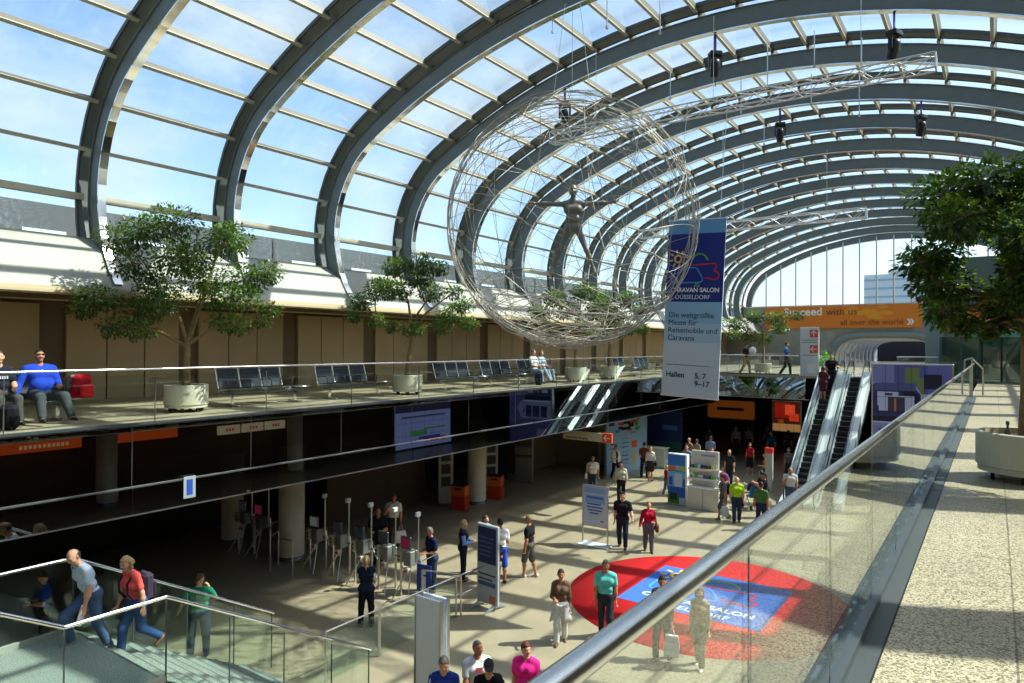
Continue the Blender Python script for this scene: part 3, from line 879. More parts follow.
MB().box((0, 0, 0), (.95, .06, .5)).build('sign_panel', cm(216, 52, 40, .5), t)
b = MB(); panel(b, -.35, .3, .09, .13, -.034); panel(b, -.2, .35, -.06, -.02, -.034); panel(b, .25, .42, -.22, -.08, -.034); b.build('printed_lines', C_wht, t)

# direction pylon on the bridge
def arrow(parent, x, z, y, s, ang, m=None):
    b = MB(); M = frame((1, 0, 0), (0, 0, 1)).to_4x4(); M.translation = Vector((x, y, z))
    c, s_ = math.cos(ang), math.sin(ang)
    rot = lambda p: (p[0]*c-p[1]*s_, p[0]*s_+p[1]*c)
    stroke(b, [rot((-.36*s, 0)), rot((.34*s, 0))], .11*s, M)
    stroke(b, [rot((.04*s, .30*s)), rot((.36*s, 0)), rot((.04*s, -.30*s))], .11*s, M)
    return b.build('arrow', m or C_wht, parent)
t = thing('direction_pylon', 'white direction pylon with two orange arrow squares left of the escalators', 'sign', (-7.98, YX+.55, GZ))
MB().box((0, 0, 1.28), (.92, .12, 2.56), bev=.01).build('pylon_body', cm(206, 210, 206, .5), t)
b = MB(); panel(b, .02, .42, 2.02, 2.42, -.064); panel(b, .02, .42, 1.20, 1.60, -.064); b.build('orange_square', C_org, t)
arrow(t, .22, 2.22, -.07, .42, PI/2); arrow(t, .22, 1.40, -.07, .42, PI)
b = MB()
for z in (1.86, 1.74, 1.06): panel(b, -.38, .38, z, z+.035, -.063)
b.build('printed_lines', cm(120, 124, 124), t)
b = MB(); panel(b, -.1, .30, .12, .62, -.064); b.build('notice', cm(226, 226, 220), t)

# big video wall right of the escalators
def video(name, label, loc, rz, W, H, z0, blocks, back, em, cols=6, rows=4, polys=()):
    t = thing(name, label, 'video wall', loc, rz)
    MB().box((0, .12, z0+H/2), (W+.14, .22, H+.14), bev=.02).build('housing', M_steel, t)
    if z0 > .06:
        for x in (-W/2+.2, W/2-.2): MB().box((x, .12, z0/2), (.12, .2, z0)).build('foot', M_dsteel, t)
    p = MB(); panel(p, -W/2, W/2, z0, z0+H, -.002, 0, .02); p.build('screen', mat(name+'_back_%d_%d_%d' % back, srgb(*back), .3, emit=em), t)
    b = MB(); ms = []
    for (x0, x1, za, zb, c) in blocks:
        m = mat(name+'_%d_%d_%d' % c, srgb(*c), .3, emit=em)
        if m not in ms: ms.append(m)
        panel(b, -W/2+W*x0, -W/2+W*x1, z0+H*za, z0+H*zb, -.014-.0006*len(b.f), ms.index(m), .004)
    for (c, pts) in polys:
        m = mat(name+'_%d_%d_%d' % c, srgb(*c), .3, emit=em)
        if m not in ms: ms.append(m)
        yy = -.017-.0006*len(b.f)*.2
        b.add([(-W/2+W*p[0], yy, z0+H*p[1]) for p in pts], [list(range(len(pts)))], ms.index(m))
    b.build('screen_picture', ms, t)
    g = MB()
    for i in range(1, cols): panel(g, -W/2+W*i/cols-.006, -W/2+W*i/cols+.006, z0, z0+H, -.05, 0, .003)
    for i in range(1, rows): panel(g, -W/2, W/2, z0+H*i/rows-.006, z0+H*i/rows+.006, -.05, 0, .003)
    g.build('module_joint', M_black, t)
    return t
purple = (74, 78, 128)
video('video_wall', 'large video wall showing a motorhome in violet tones beside the escalators', (-2.93, 34.0, 0), 0, 2.95, 5.6, .25,
      [(.0, .28, .84, 1, (104, 110, 150)), (.42, .60, .85, .98, (96, 112, 66)), (.50, .66, .78, .90, (96, 112, 78)), (.70, 1., .72, 1, (86, 90, 146)), (.0, .62, .60, .80, (46, 52, 96)), (.02, .56, .80, .86, (70, 76, 118)),
       (.08, .54, .64, .76, (168, 172, 196)), (.20, .42, .64, .75, (58, 54, 66)), (.28, .31, .64, .74, (150, 110, 80)), (.66, .88, .82, .93, (32, 34, 50)), (.66, .84, .66, .78, (26, 28, 44)), (.62, .82, .72, .78, (150, 152, 170)),
       (0, .62, .555, .60, (28, 30, 50)), (0, .66, .545, .556, (176, 180, 198)), (.02, .62, .36, .52, (110, 116, 160)), (.08, .22, .38, .50, (36, 40, 70)), (.26, .42, .38, .50, (40, 44, 76)), (.45, .58, .38, .50, (36, 40, 70)), (.0, 1., .0, .30, (58, 62, 104)), (.1, .34, .1, .26, (100, 106, 150))],
      purple, .18, 6, 4, [((40, 46, 88), [(0, .62), (.50, .62), (.66, .66), (.64, .76), (.54, .83), (0, .85)]), ((150, 156, 186), [(0, .85), (.54, .83), (.64, .76), (.66, .75), (.55, .845), (0, .865)]), ((24, 26, 44), [(.40, .70), (.60, .70), (.60, .76), (.52, .81), (.40, .81)]), ((166, 170, 196), [(.06, .68), (.34, .68), (.34, .79), (.06, .79)]), ((60, 56, 70), [(.16, .68), (.26, .68), (.26, .78), (.16, .78)]), ((176, 120, 90), [(.20, .68), (.225, .68), (.225, .76), (.20, .76)]),
       ((122, 128, 170), [(.0, .36), (.70, .36), (.80, .46), (.74, .54), (.0, .56)]), ((32, 36, 64), [(.08, .42), (.34, .42), (.34, .52), (.08, .52)]), ((32, 36, 64), [(.40, .42), (.66, .42), (.62, .52), (.40, .52)]), ((120, 66, 84), [(.70, .66), (.80, .66), (.82, .74), (.72, .75)])])
# video wall and shop fronts under the near walkway (seen in the tinted glass opposite)
video('video_wall', 'blue video wall under the near walkway, mirrored in the hanging glass', (4.5, 32.8, 0), PI/2*3, 5.2, 3.1, .12,
      [(0, 1, .72, 1, (48, 50, 70)), (.1, .9, .60, .64, (70, 76, 120)), (.1, .5, .34, .37, (60, 120, 70)), (.45, .75, .22, .34, (70, 130, 90)), (.1, .5, .08, .16, (150, 50, 60)), (.2, .6, .14, .2, (50, 60, 140))], (120, 136, 190), .55)
def shop_sign(y0, y1, z, cols, label, X=4.75):
    t = thing('shop_sign', label, 'sign', (X, (y0+y1)/2, z))
    MB().box((0, 0, 0), (.16, y1-y0, .42), bev=.015).build('sign_box', mat('sign_%d_%d_%d' % cols[0], srgb(*cols[0]), .5, emit=.35), t)
    b = MB(); n = int((y1-y0)/.16)
    for i in range(n//3, n-2): b.box((-.085, -(y1-y0)/2+.1+.16*i, 0), (.01, .10, .14))
    b.build('letter_blocks', mat('sign_%d_%d_%d' % cols[1], srgb(*cols[1]), .5, emit=.35), t)
shop_sign(9.4, 12.6, 2.6, ((210, 84, 28), (236, 196, 150)), 'orange shop sign under the near walkway, nearest of the row')
shop_sign(13.9, 16.6, 2.6, ((210, 84, 28), (210, 84, 28)), 'plain orange shop sign under the near walkway past the column')
for k, y in enumerate((18.6, 19.9, 21.2)): shop_sign(y, y+1.15, 2.45, ((214, 196, 160), (190, 60, 40)), 'cream counter sign with red end, %s of three under the near walkway' % ('first', 'second', 'third')[k])
struct('wall_shop_right', MB().box((5.6, 20, 2.1), (.3, 40, 4.2)), M_brown)

# map board wall
mbd = thing('map_board', 'large pale blue site map board by the couple seen from behind', 'sign', (-15.75, 32.85, 0), -math.atan2(.7, 3.3))
mbd.rotation_euler.z = math.radians(90-12)
Wm, Hm = 3.4, 3.02
MB().box((0, .08, Hm/2), (Wm, .16, Hm), bev=.01).build('board', cm(150, 186, 214, .5), mbd)
b = MB()
panel(b, -1.55, -1.1, 2.5, 2.9, -.004, 0)
hall = random.Random(5)
for (x, z, w_, h_, c) in ((-.55, 2.55, .5, .14, 1), (-.05, 2.6, .55, .13, 2), (.3, 2.45, .45, .18, 2), (-.6, 2.35, .35, .14, 2), (-.15, 2.3, .75, .16, 2), (.45, 2.62, .4, .16, 1), (.75, 2.55, .3, .3, 3), (.85, 2.25, .35, .2, 3), (.9, 2.75, .3, .16, 4), (-.85, 2.2, .3, .14, 5), (.5, 2.05, .5, .12, 6), (.2, 2.2, .3, .12, 1)):
    panel(b, x-w_/2, x+w_/2, z-h_/2, z+h_/2, -.005, c)
for r_ in range(7):
    for c_ in range(2): panel(b, -1.45+.95*c_, -.85+.95*c_, 1.75-.22*r_, 1.79-.22*r_, -.004, 0 if r_ % 3 else 6)
panel(b, .35, .8, 1.25, 1.6, -.004, 4); panel(b, .38, .75, .3, 1.1, -.004, 7)
b.build('printed_map', [C_navy, C_red, cm(24, 24, 40), cm(90, 150, 90), C_org, cm(60, 130, 210), cm(150, 150, 150), cm(190, 180, 140)], mbd)
t = thing('promotion_wall', 'dark blue and green promotion wall behind a white counter', 'display', (-15.1, 36.2, 0))
MB().box((0, .1, 1.5), (2.0, .2, 3.0), bev=.01).build('back_panel', cm(26, 44, 92, .5), t)
b = MB(); panel(b, -1, 1, 0, .85, -.004, 0); panel(b, -1, 1, .85, 1.3, -.004, 1); panel(b, -.1, .75, 1.95, 2.2, -.004, 2); b.build('printed_field', [cm(48, 92, 44), cm(36, 80, 70), cm(60, 100, 170)], t)
b = MB(); b.box((-2.2, .08, 1.35), (1.9, .16, 2.7)); b.build('side_panel', cm(20, 26, 60, .5), t)
t = thing('counter', 'white promotion counter in front of the dark blue wall', 'counter', (-15.1, 35.1, 0))
MB().box((0, 0, .54), (1.15, .5, 1.04), bev=.01).build('counter_body', cm(196, 204, 200, .5), t); MB().box((0, 0, 1.08), (1.28, .6, .05), bev=.01).build('counter_top', C_wht, t)
# hanging sign
t = thing('hanging_sign', 'cream hanging sign with orange arrow square pointing to the exhibitor entrance', 'sign', (-13.25, 24.0, 3.0))
MB().box((-.22, 0, 0), (1.75, .09, .34), bev=.008).build('sign_panel', cm(188, 178, 148, .6), t)
b = MB().box((.88, -.002, 0), (.42, .1, .38), bev=.008); b.build('orange_square', C_org, t)
arrow(t, .88, 0, -.055, .36, PI)
text('lettering', 'Exhibitor entrance', .12, cm(140, 130, 104), t, (-1.0, -.048, .04), Fb)
text('lettering', 'Aussteller-Eingang', .14, cm(70, 62, 46), t, (-1.0, -.048, -.12), Fb, bold=.002)
for x in (-.9, .9): MB().tube([(x, 0, .15), (x, 0, 1.25)], .008, 5).build('hanging_rod', M_steel, t)
# blue advertising totem
t = thing('advertising_totem', 'blue advertising totem with white rim standing left of the brochure rack', 'sign', (-10.82, 27.3, 0), math.radians(-4))
MB().box((0, .12, 1.06), (.86, .24, 2.12), bev=.015).build('totem_body', C_wht, t)
b = MB()
panel(b, -.41, .36, .04, 2.08, -.004, 0); panel(b, -.41, .36, 1.45, 1.62, -.006, 1); panel(b, -.40, -.08, 1.42, 1.60, -.008, 2); panel(b, .06, .36, 1.42, 1.6, -.008, 3)
panel(b, -.41, .36, .75, 1.38, -.0065, 4); panel(b, -.36, -.2, .8, 1.15, -.008, 5); panel(b, -.12, .22, .75, 1.3, -.0085, 6); panel(b, .26, .35, .78, 1.1, -.008, 5); panel(b, -.41, .36, .36, .75, -.0068, 5); panel(b, -.41, .1, .04, .42, -.008, 7); panel(b, -.3, .0, .2, .5, -.009, 8); panel(b, .1, .36, .04, .3, -.008, 6)
b.build('printed_poster', [cm(58, 120, 200), cm(150, 190, 220), cm(214, 112, 60), cm(170, 190, 70), cm(120, 172, 220), cm(40, 92, 180), cm(186, 206, 232), cm(70, 130, 50), cm(36, 60, 46)], t)
# brochure rack
t = thing('brochure_rack', 'tall white brochure rack with cabinet base and two rows of leaflets', 'display stand', (-9.6, 27.15, 0))
MB().box((0, .05, .43), (1.30, .5, .86), bev=.012).build('cabinet', cm(206, 204, 192, .5), t)
MB().box((0, .05, .885), (1.36, .56, .045), bev=.01).build('worktop', C_wht, t)
MB().box((.56, -.14, .93), (.25, .18, .05)).build('leaflet_tray', cm(226, 236, 226), t)
MB().box((-.04, .22, 1.62), (1.12, .08, 1.45), bev=.01).build('back_panel', cm(214, 214, 206, .5), t)
b = MB(); panel(b, -.2, .38, 2.12, 2.2, .176, 0); panel(b, -.46, -.4, 2.14, 2.2, .176, 0); b.build('printed_lines', cm(150, 156, 176), t)
b = MB(); b.box((0, -.205, .45), (.008, .01, .76)); b.box((.48, -.205, .6), (.02, .01, .08)); b.build('door_joint', M_dsteel, t)
for k, z in enumerate((1.18, 1.58)):
    s_ = MB().box((-.02, .06, z), (1.3, .28, .02)).box((-.02, -.075, z+.04), (1.3, .015, .08)).build('leaflet_shelf', cm(220, 220, 212), t)
    lf = MB(); rr = random.Random(20+k)
    for i in range(11):
        x = -.58+.112*i
        lf.box((x, .03+rr.uniform(-.02, .02), z+.11), (.085, .03, .19), rr.choice([0, 1, 2, 3, 0] if k == 0 else [0, 3, 4, 3, 1]), Matrix.Rotation(rr.uniform(-.3, .3), 3, 'X'))
    lf.build('leaflets', [C_wht, cm(120, 180, 90), cm(100, 140, 190), cm(50, 80, 40), cm(190, 170, 70)], s_)
# free standing notice frame
t = thing('notice_frame', 'blue and white notice in an aluminium floor frame left of the man in black', 'sign', (-10.80, 20.1, 0))
MB().box((0, 0, 1.30), (.86, .03, 1.28)).build('notice_panel', mat('notice_white', srgb(196, 208, 226), .5, 0, .04, 1.5), t)
for x in (-.46, .46): MB().box((x, 0, .98), (.045, .06, 1.96), bev=.008).build('post', M_steel, t)
MB().box((0, 0, 1.965), (.97, .06, .05), bev=.008).build('frame_bar', M_steel, t); MB().box((0, 0, .64), (.92, .05, .04)).build('frame_bar', M_steel, t)
MB().box((0, 0, .02), (1.12, .50, .04), bev=.012).build('base_plate', cm(206, 214, 218, .35), t)
b = MB(); panel(b, -.40, .40, 1.72, 1.90, -.018, 1); panel(b, -.36, .36, 1.40, 1.66, -.018, 1)
rr = random.Random(4)
for (z, x0, x1, h) in ((1.55, -.30, .30, .06), (1.34, -.30, .22, .045), (1.24, -.3, .28, .045), (1.14, -.27, .25, .045), (1.04, -.2, .14, .045), (.80, .2, .34, .05)): panel(b, x0, x1, z, z+h, -.021, 2 if z > .9 else 3)
b.build('printed_lines', [C_wht, cm(140, 176, 222), cm(64, 108, 180), C_red], t)
# dark information totem on a splayed foot
t = thing('information_totem', 'slim dark blue and grey totem on a splayed foot among the standing group', 'sign', (-10.42, 13.75, 0), math.radians(-8))
MB().box((0, 0, 1.10), (.74, .09, 1.98), bev=.02).build('totem_body', cm(170, 178, 186, .45), t)
b = MB(); panel(b, -.32, .32, 1.12, 2.02, -.048, 0); panel(b, -.3, .3, .82, .86, -.048, 1); panel(b, -.3, .2, .7, .74, -.048, 1); panel(b, -.3, .3, .55, .66, -.048, 2)
for k in range(5): panel(b, -.27, .12+.03*k, 1.3+.11*k, 1.34+.11*k, -.051, 2)
panel(b, .1, .3, .16, .34, -.048, 3); b.build('printed_field', [cm(34, 46, 84), cm(60, 66, 80), cm(70, 88, 130), cm(190, 110, 90)], t)
for s_ in (-1, 1):
    b = MB(); b.prism([(-.09*s_, .13), (.09*s_, .13), (.42*s_, .0), (.36*s_, 0), (0, .07), (-.36*s_, 0), (-.42*s_, 0)], .05, Matrix(((0, 0, 1, s_*.26-.025), (1, 0, 0, 0), (0, 1, 0, 0), (0, 0, 0, 1))))
    b.build('splayed_foot', cm(150, 158, 164, .35, metal=.5), t)
# double white pylon at the stair foot
t = thing('blank_pylon', 'pale double panel pylon at the stair foot behind the man in blue', 'sign', (-8.02, 8.95, 0), 0)
for k, y in enumerate((-.07, .10)):
    MB().box((0, y, 1.12), (.56, .055, 2.18), bev=.012).build('pylon_panel', cm(226, 232, 236, .4), t)
    MB().box((-.295, y, 1.12), (.03, .07, 2.2)).build('edge_strip', M_steel, t); MB().box((.295, y, 1.12), (.03, .07, 2.2)).build('edge_strip', M_steel, t)
MB().box((0, .015, .02), (.8, .45, .04), bev=.01).build('base_plate', M_dsteel, t)
# information stand with blue i
t = thing('information_sign', 'blue information sign with a white letter i at the checkpoint rail', 'sign', (-11.95, 13.05, 0), math.radians(4))
MB().box((0, 0, .62), (.46, .04, .70), bev=.008).build('sign_panel', cm(30, 62, 150, .45), t)
b = MB(); b.tube([(.02, -.024, .78), (.02, -.026, .78)], .06, 16); b.box((.02, -.025, .50), (.11, .006, .34)); b.box((-.02, -.025, .66), (.1, .006, .05)); b.box((.02, -.025, .34), (.22, .006, .05)); b.build('letter_i', C_wht, t)
for x in (-.22, .22): MB().box((x, .03, .12), (.03, .03, .24)).build('foot', M_steel, t)
# red topped pillar near the escalators
t = thing('ticket_pillar', 'grey pillar with bright red top by the escalator foot', 'pillar sign', (-8.35, 32.1, 0))
MB().box((0, 0, .9), (.32, .22, 1.8), bev=.015).build('pillar_body', cm(168, 168, 158, .5), t); MB().box((0, 0, 1.91), (.34, .24, .24), bev=.015).build('red_cap', cm(230, 50, 44, .5), t)
# orange-red waste cabinets, poster stands
def bin_(x, y, label):
    t = thing('waste_cabinet', label, 'bin', (x, y, 0), math.radians(18), 'orange waste cabinets')
    MB().box((0, 0, .03), (.72, .62, .06), bev=.01).build('base_plate', M_steel, t)
    MB().box((0, 0, .33), (.6, .5, .55), bev=.012).build('lower_body', cm(196, 48, 26, .5), t)
    MB().box((0, 0, .81), (.6, .5, .40), bev=.012).build('upper_body', cm(214, 96, 30, .5), t)
    MB().box((0, 0, 1.03), (.64, .54, .05), bev=.01).build('cabinet_lid', M_dark, t)
    b = MB(); panel(b, -.15, .15, .86, .94, -.252); b.build('insert_slot', M_black, t)
bin_(-17.45, 21.15, 'orange and red waste cabinet in front of the middle column'); bin_(-17.5, 23.6, 'orange and red waste cabinet just past the middle column')
def poster_stand(x, y, label, rows=3):
    t = thing('poster_stand', label, 'poster stand', (x, y, 0), math.radians(52))
    MB().box((0, 0, 1.15), (.62, .06, 2.2), bev=.01).build('stand_board', cm(190, 186, 168, .5), t)
    b = MB()
    for k in range(rows): panel(b, -.2, .2, .75+.52*k, 1.15+.52*k, -.034, 0)
    b.build('poster', cm(70, 72, 66), t)
    MB().box((0, 0, .03), (.66, .4, .06), bev=.01).build('foot', M_dsteel, t)
poster_stand(-18.6, 21.6, 'pale poster stand with three dark pictures left of the middle column'); poster_stand(-18.5, 24.6, 'pale poster stand with dark pictures between middle column and second cabinet')
t = thing('display_tower', 'silver display tower with a glossy panel deep under the left gallery', 'display', (-18.6, 27.4, 0), math.radians(20))
MB().box((0, 0, 1.4), (.9, .3, 2.8), bev=.02).build('tower_body', cm(150, 150, 140, .3, metal=.4), t)
b = MB(); panel(b, -.4, .4, 1.7, 2.1, -.154); panel(b, -.4, .4, 1.2, 1.35, -.154); b.build('glossy_band', cm(90, 86, 80, .2), t)
MB().box((-1.6, .3, 1.3), (1.3, .1, 2.5), bev=.01).build('side_display', cm(30, 42, 74, .4), t)
# ticket readers in one row
def reader(x, y, label, glow=(40, 44, 50)):
    t = thing('ticket_reader', label, 'ticket gate', (x, y, 0), 0, 'ticket readers in the checkpoint row')
    for (px, py) in ((0, 0), (.30, .34)): MB().box((px, py, .55), (.05, .05, 1.1), bev=.006).build('post', M_steel, t)
    MB().box((.0, -.02, 1.04), (.14, .16, .30), bev=.01).build('scanner', cm(176, 168, 140, .5), t)
    b = MB(); b.box((0, -.102, 1.07), (.07, .006, .05)); b.box((0, -.102, .97), (.06, .006, .05)); b.build('ticket_slot', M_black, t)
    MB().box((.24, .10, 1.02), (.26, .30, .38), bev=.02).build('reader_box', cm(128, 130, 126, .4, metal=.3), t)
    MB().box((.26, -.06, .72), (.16, .1, .16), bev=.01).box((.26, -.112, .72), (.12, .006, .05), 1).build('label_box', [cm(196, 190, 176), C_red], t)
    s_ = MB().box((.12, .05, 1.40), (.36, .06, .34), bev=.015).build('monitor', M_dsteel, t)
    b = MB(); panel(b, -.03, .27, 1.27, 1.53, .017); b.build('screen', mat('reader_%d' % glow[0], srgb(*glow), .25, emit=.3), s_)
    MB().tube([(.42, .2, 1.0), (.42, .2, 2.12)], .022, 8).build('mast', M_steel, t); MB().box((.42, .17, 2.17), (.09, .16, .12), bev=.015).build('mast_camera', cm(206, 206, 200), t)
    hub = MB().tube([(.52, .1, .98), (.62, .1, .98)], .05, 12).build('turnstile_hub', M_steel, t)
    for k in range(3):
        a = 2*PI*k/3+.5
        MB().tube([(.6, .1, .98), (.62+.25, .1+.36*math.cos(a), .98+.36*math.sin(a))], .017, 8).build('turnstile_arm', M_chrome, t)
    for (dx, dy) in ((.55, -.35), (.05, -.35)): MB().tube([(.3, .05, .86), (.30+(dx-.3)*1.1, dy, .02)], .016, 6).build('brace', M_steel, t)
rn = ['ticket reader with magenta screen beside the man in the navy polo', 'ticket reader with tall mast, second of the row counted from the navy polo man', 'ticket reader before the man in black, third of the row from the navy polo man', 'ticket reader, fourth of the row from the navy polo man', 'ticket reader just right of the front column']
for k, x in enumerate((-12.76, -13.6, -14.53, -15.45, -16.48)): reader(x, 13.05, rn[k], (120, 30, 62) if k == 0 else ((110, 116, 116) if k == 4 else (40, 44, 50)))
reader(-19.05, 12.95, 'ticket reader in the dark between the two left columns, the right of two', (120, 122, 118)); reader(-19.95, 12.97, 'ticket reader in the dark between the two left columns, the left of two')
# dark shop area under the left gallery: counter, shelves and seats seen faintly
t = thing('bar_counter', 'long dark bar counter deep under the left gallery', 'counter', (-23.4, 11.5, 0))
MB().box((0, 0, .52), (.7, 9.5, 1.04), bev=.02).build('counter_body', M_dark, t); MB().box((0, 0, 1.07), (.85, 9.7, .06), bev=.01).build('counter_top', M_brown, t)
t = MB().box((0, 0, .75), (.05, 1.3, 1.5)).build('leaning_board', cm(150, 84, 44), loc=(-24.9, 12.0, .0)); tag(t, 'dull orange upright panel leaning deep under the left gallery', 'panel')
MB().box((.03, .2, .6), (.02, .5, .9)).build('print', cm(170, 160, 140), t)
# shops under the bridge
video('video_wall', 'glowing red and orange screen under the bridge left of the escalators', (-10.9, 46.0, 0), 0, 1.7, 1.9, 1.2,
      [(.08, .6, .45, .95, (150, 30, 16)), (.45, .8, .55, .9, (240, 84, 44)), (.6, .95, .35, .6, (220, 60, 30)), (.2, .4, .2, .4, (150, 60, 24)), (.0, 1, .0, .25, (176, 128, 78))], (70, 26, 14), .5, 4, 2)
t = thing('lit_shop', 'orange lit shop front in the dark hall under the bridge', 'shop front', (-14.6, 46.4, 0))
MB().box((0, 0, 2.35), (3.1, .3, 1.2), bev=.02).build('fascia', mat('fascia_orange', srgb(176, 92, 34), .5, emit=.14), t)
for x in (-1.5, 1.5): MB().box((x, 0, .9), (.16, .3, 1.8)).build('jamb', M_brown, t)
b = MB(); panel(b, -.9, .9, 2.3, 2.5, -.156); b.build('letter_blocks', mat('fascia_brown', srgb(110, 50, 20), .5), t)
MB().tube([(-1.9+.55*math.cos(2*PI*i/24), -.3, 1.0+.55*math.sin(2*PI*i/24)) for i in range(24)], .05, 6, closed=True).build('ring_emblem', M_brown, t)
t = thing('crate_stand', 'small tan display stand below the glowing screen', 'display', (-9.7, 44.0, 0))
MB().box((0, 0, .5), (1.3, .6, 1.0), bev=.02).build('stand_body', cm(150, 112, 66), t); MB().box((0, 0, 1.04), (1.4, .7, .06)).build('stand_top', M_brown, t)
# office tower beyond the gable glass
def tower():
    t = thing('office_tower', 'pale blue glazed office tower seen through the gable window', 'building', (-20, 190, 0))
    for (x0, x1, h) in ((-6.5, -1.2, 24.6), (-1.2, 4.2, 25.6), (4.2, 15.5, 23.2)):
        MB().box(((x0+x1)/2, 6, h/2), (x1-x0-.05, 14, h)).build('tower_block', cm(226, 234, 236, .5), t)
        b = MB(); n = int((x1-x0)/.62)
        for i in range(n+1): panel(b, x0+.62*i, x0+.62*i+.18, 2, h-.4, -1.05, 0, .1)
        k = 2
        while k < h-1: panel(b, x0, x1, k, k+.5, -1.08, 1, .1); k += 2.1
        b.build('facade_grid', [cm(226, 232, 234, .5), cm(160, 192, 210, .5)], t)
    MB().box((1, 4, 26.2), (2.2, 3, 1.4)).build('roof_plant', cm(170, 186, 196), t); MB().tube([(-.4, 4, 25.5), (-.4, 4, 29.5)], .12, 6).build('antenna', M_steel, t)
tower()
# ------------------------------------------------------------------ planters with ficus trees
M_pot = mat('planter_shell', srgb(202, 198, 176), .55, 0, .03, 2)
M_soil = mat('planter_soil', srgb(74, 52, 38), .95, 0, .3, 30)
M_bark = mat('ficus_bark', srgb(142, 116, 78), .85, 0, .22, 14, .2, 0, .4)
def leafmat(n, c):
    m, nt, out = _new(n)
    d = nt.nodes.new('ShaderNodeBsdfPrincipled'); d.inputs['Base Color'].default_value = (*srgb(*c), 1); d.inputs['Roughness'].default_value = .38
    tr = nt.nodes.new('ShaderNodeBsdfTranslucent'); tr.inputs[0].default_value = (*srgb(min(255, c[0]+50), min(255, c[1]+60), c[2]), 1)
    mx = nt.nodes.new('ShaderNodeMixShader'); mx.inputs[0].default_value = .36
    nt.links.new(d.outputs[0], mx.inputs[1]); nt.links.new(tr.outputs[0], mx.inputs[2]); nt.links.new(mx.outputs[0], out.inputs[0])
    return m
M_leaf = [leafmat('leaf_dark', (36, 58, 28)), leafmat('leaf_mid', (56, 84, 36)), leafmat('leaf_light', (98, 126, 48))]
CR = Vector((.816, .577, 0)); CF = Vector((-.577, .816, 0))       # across and along the sight line, for crown outlines
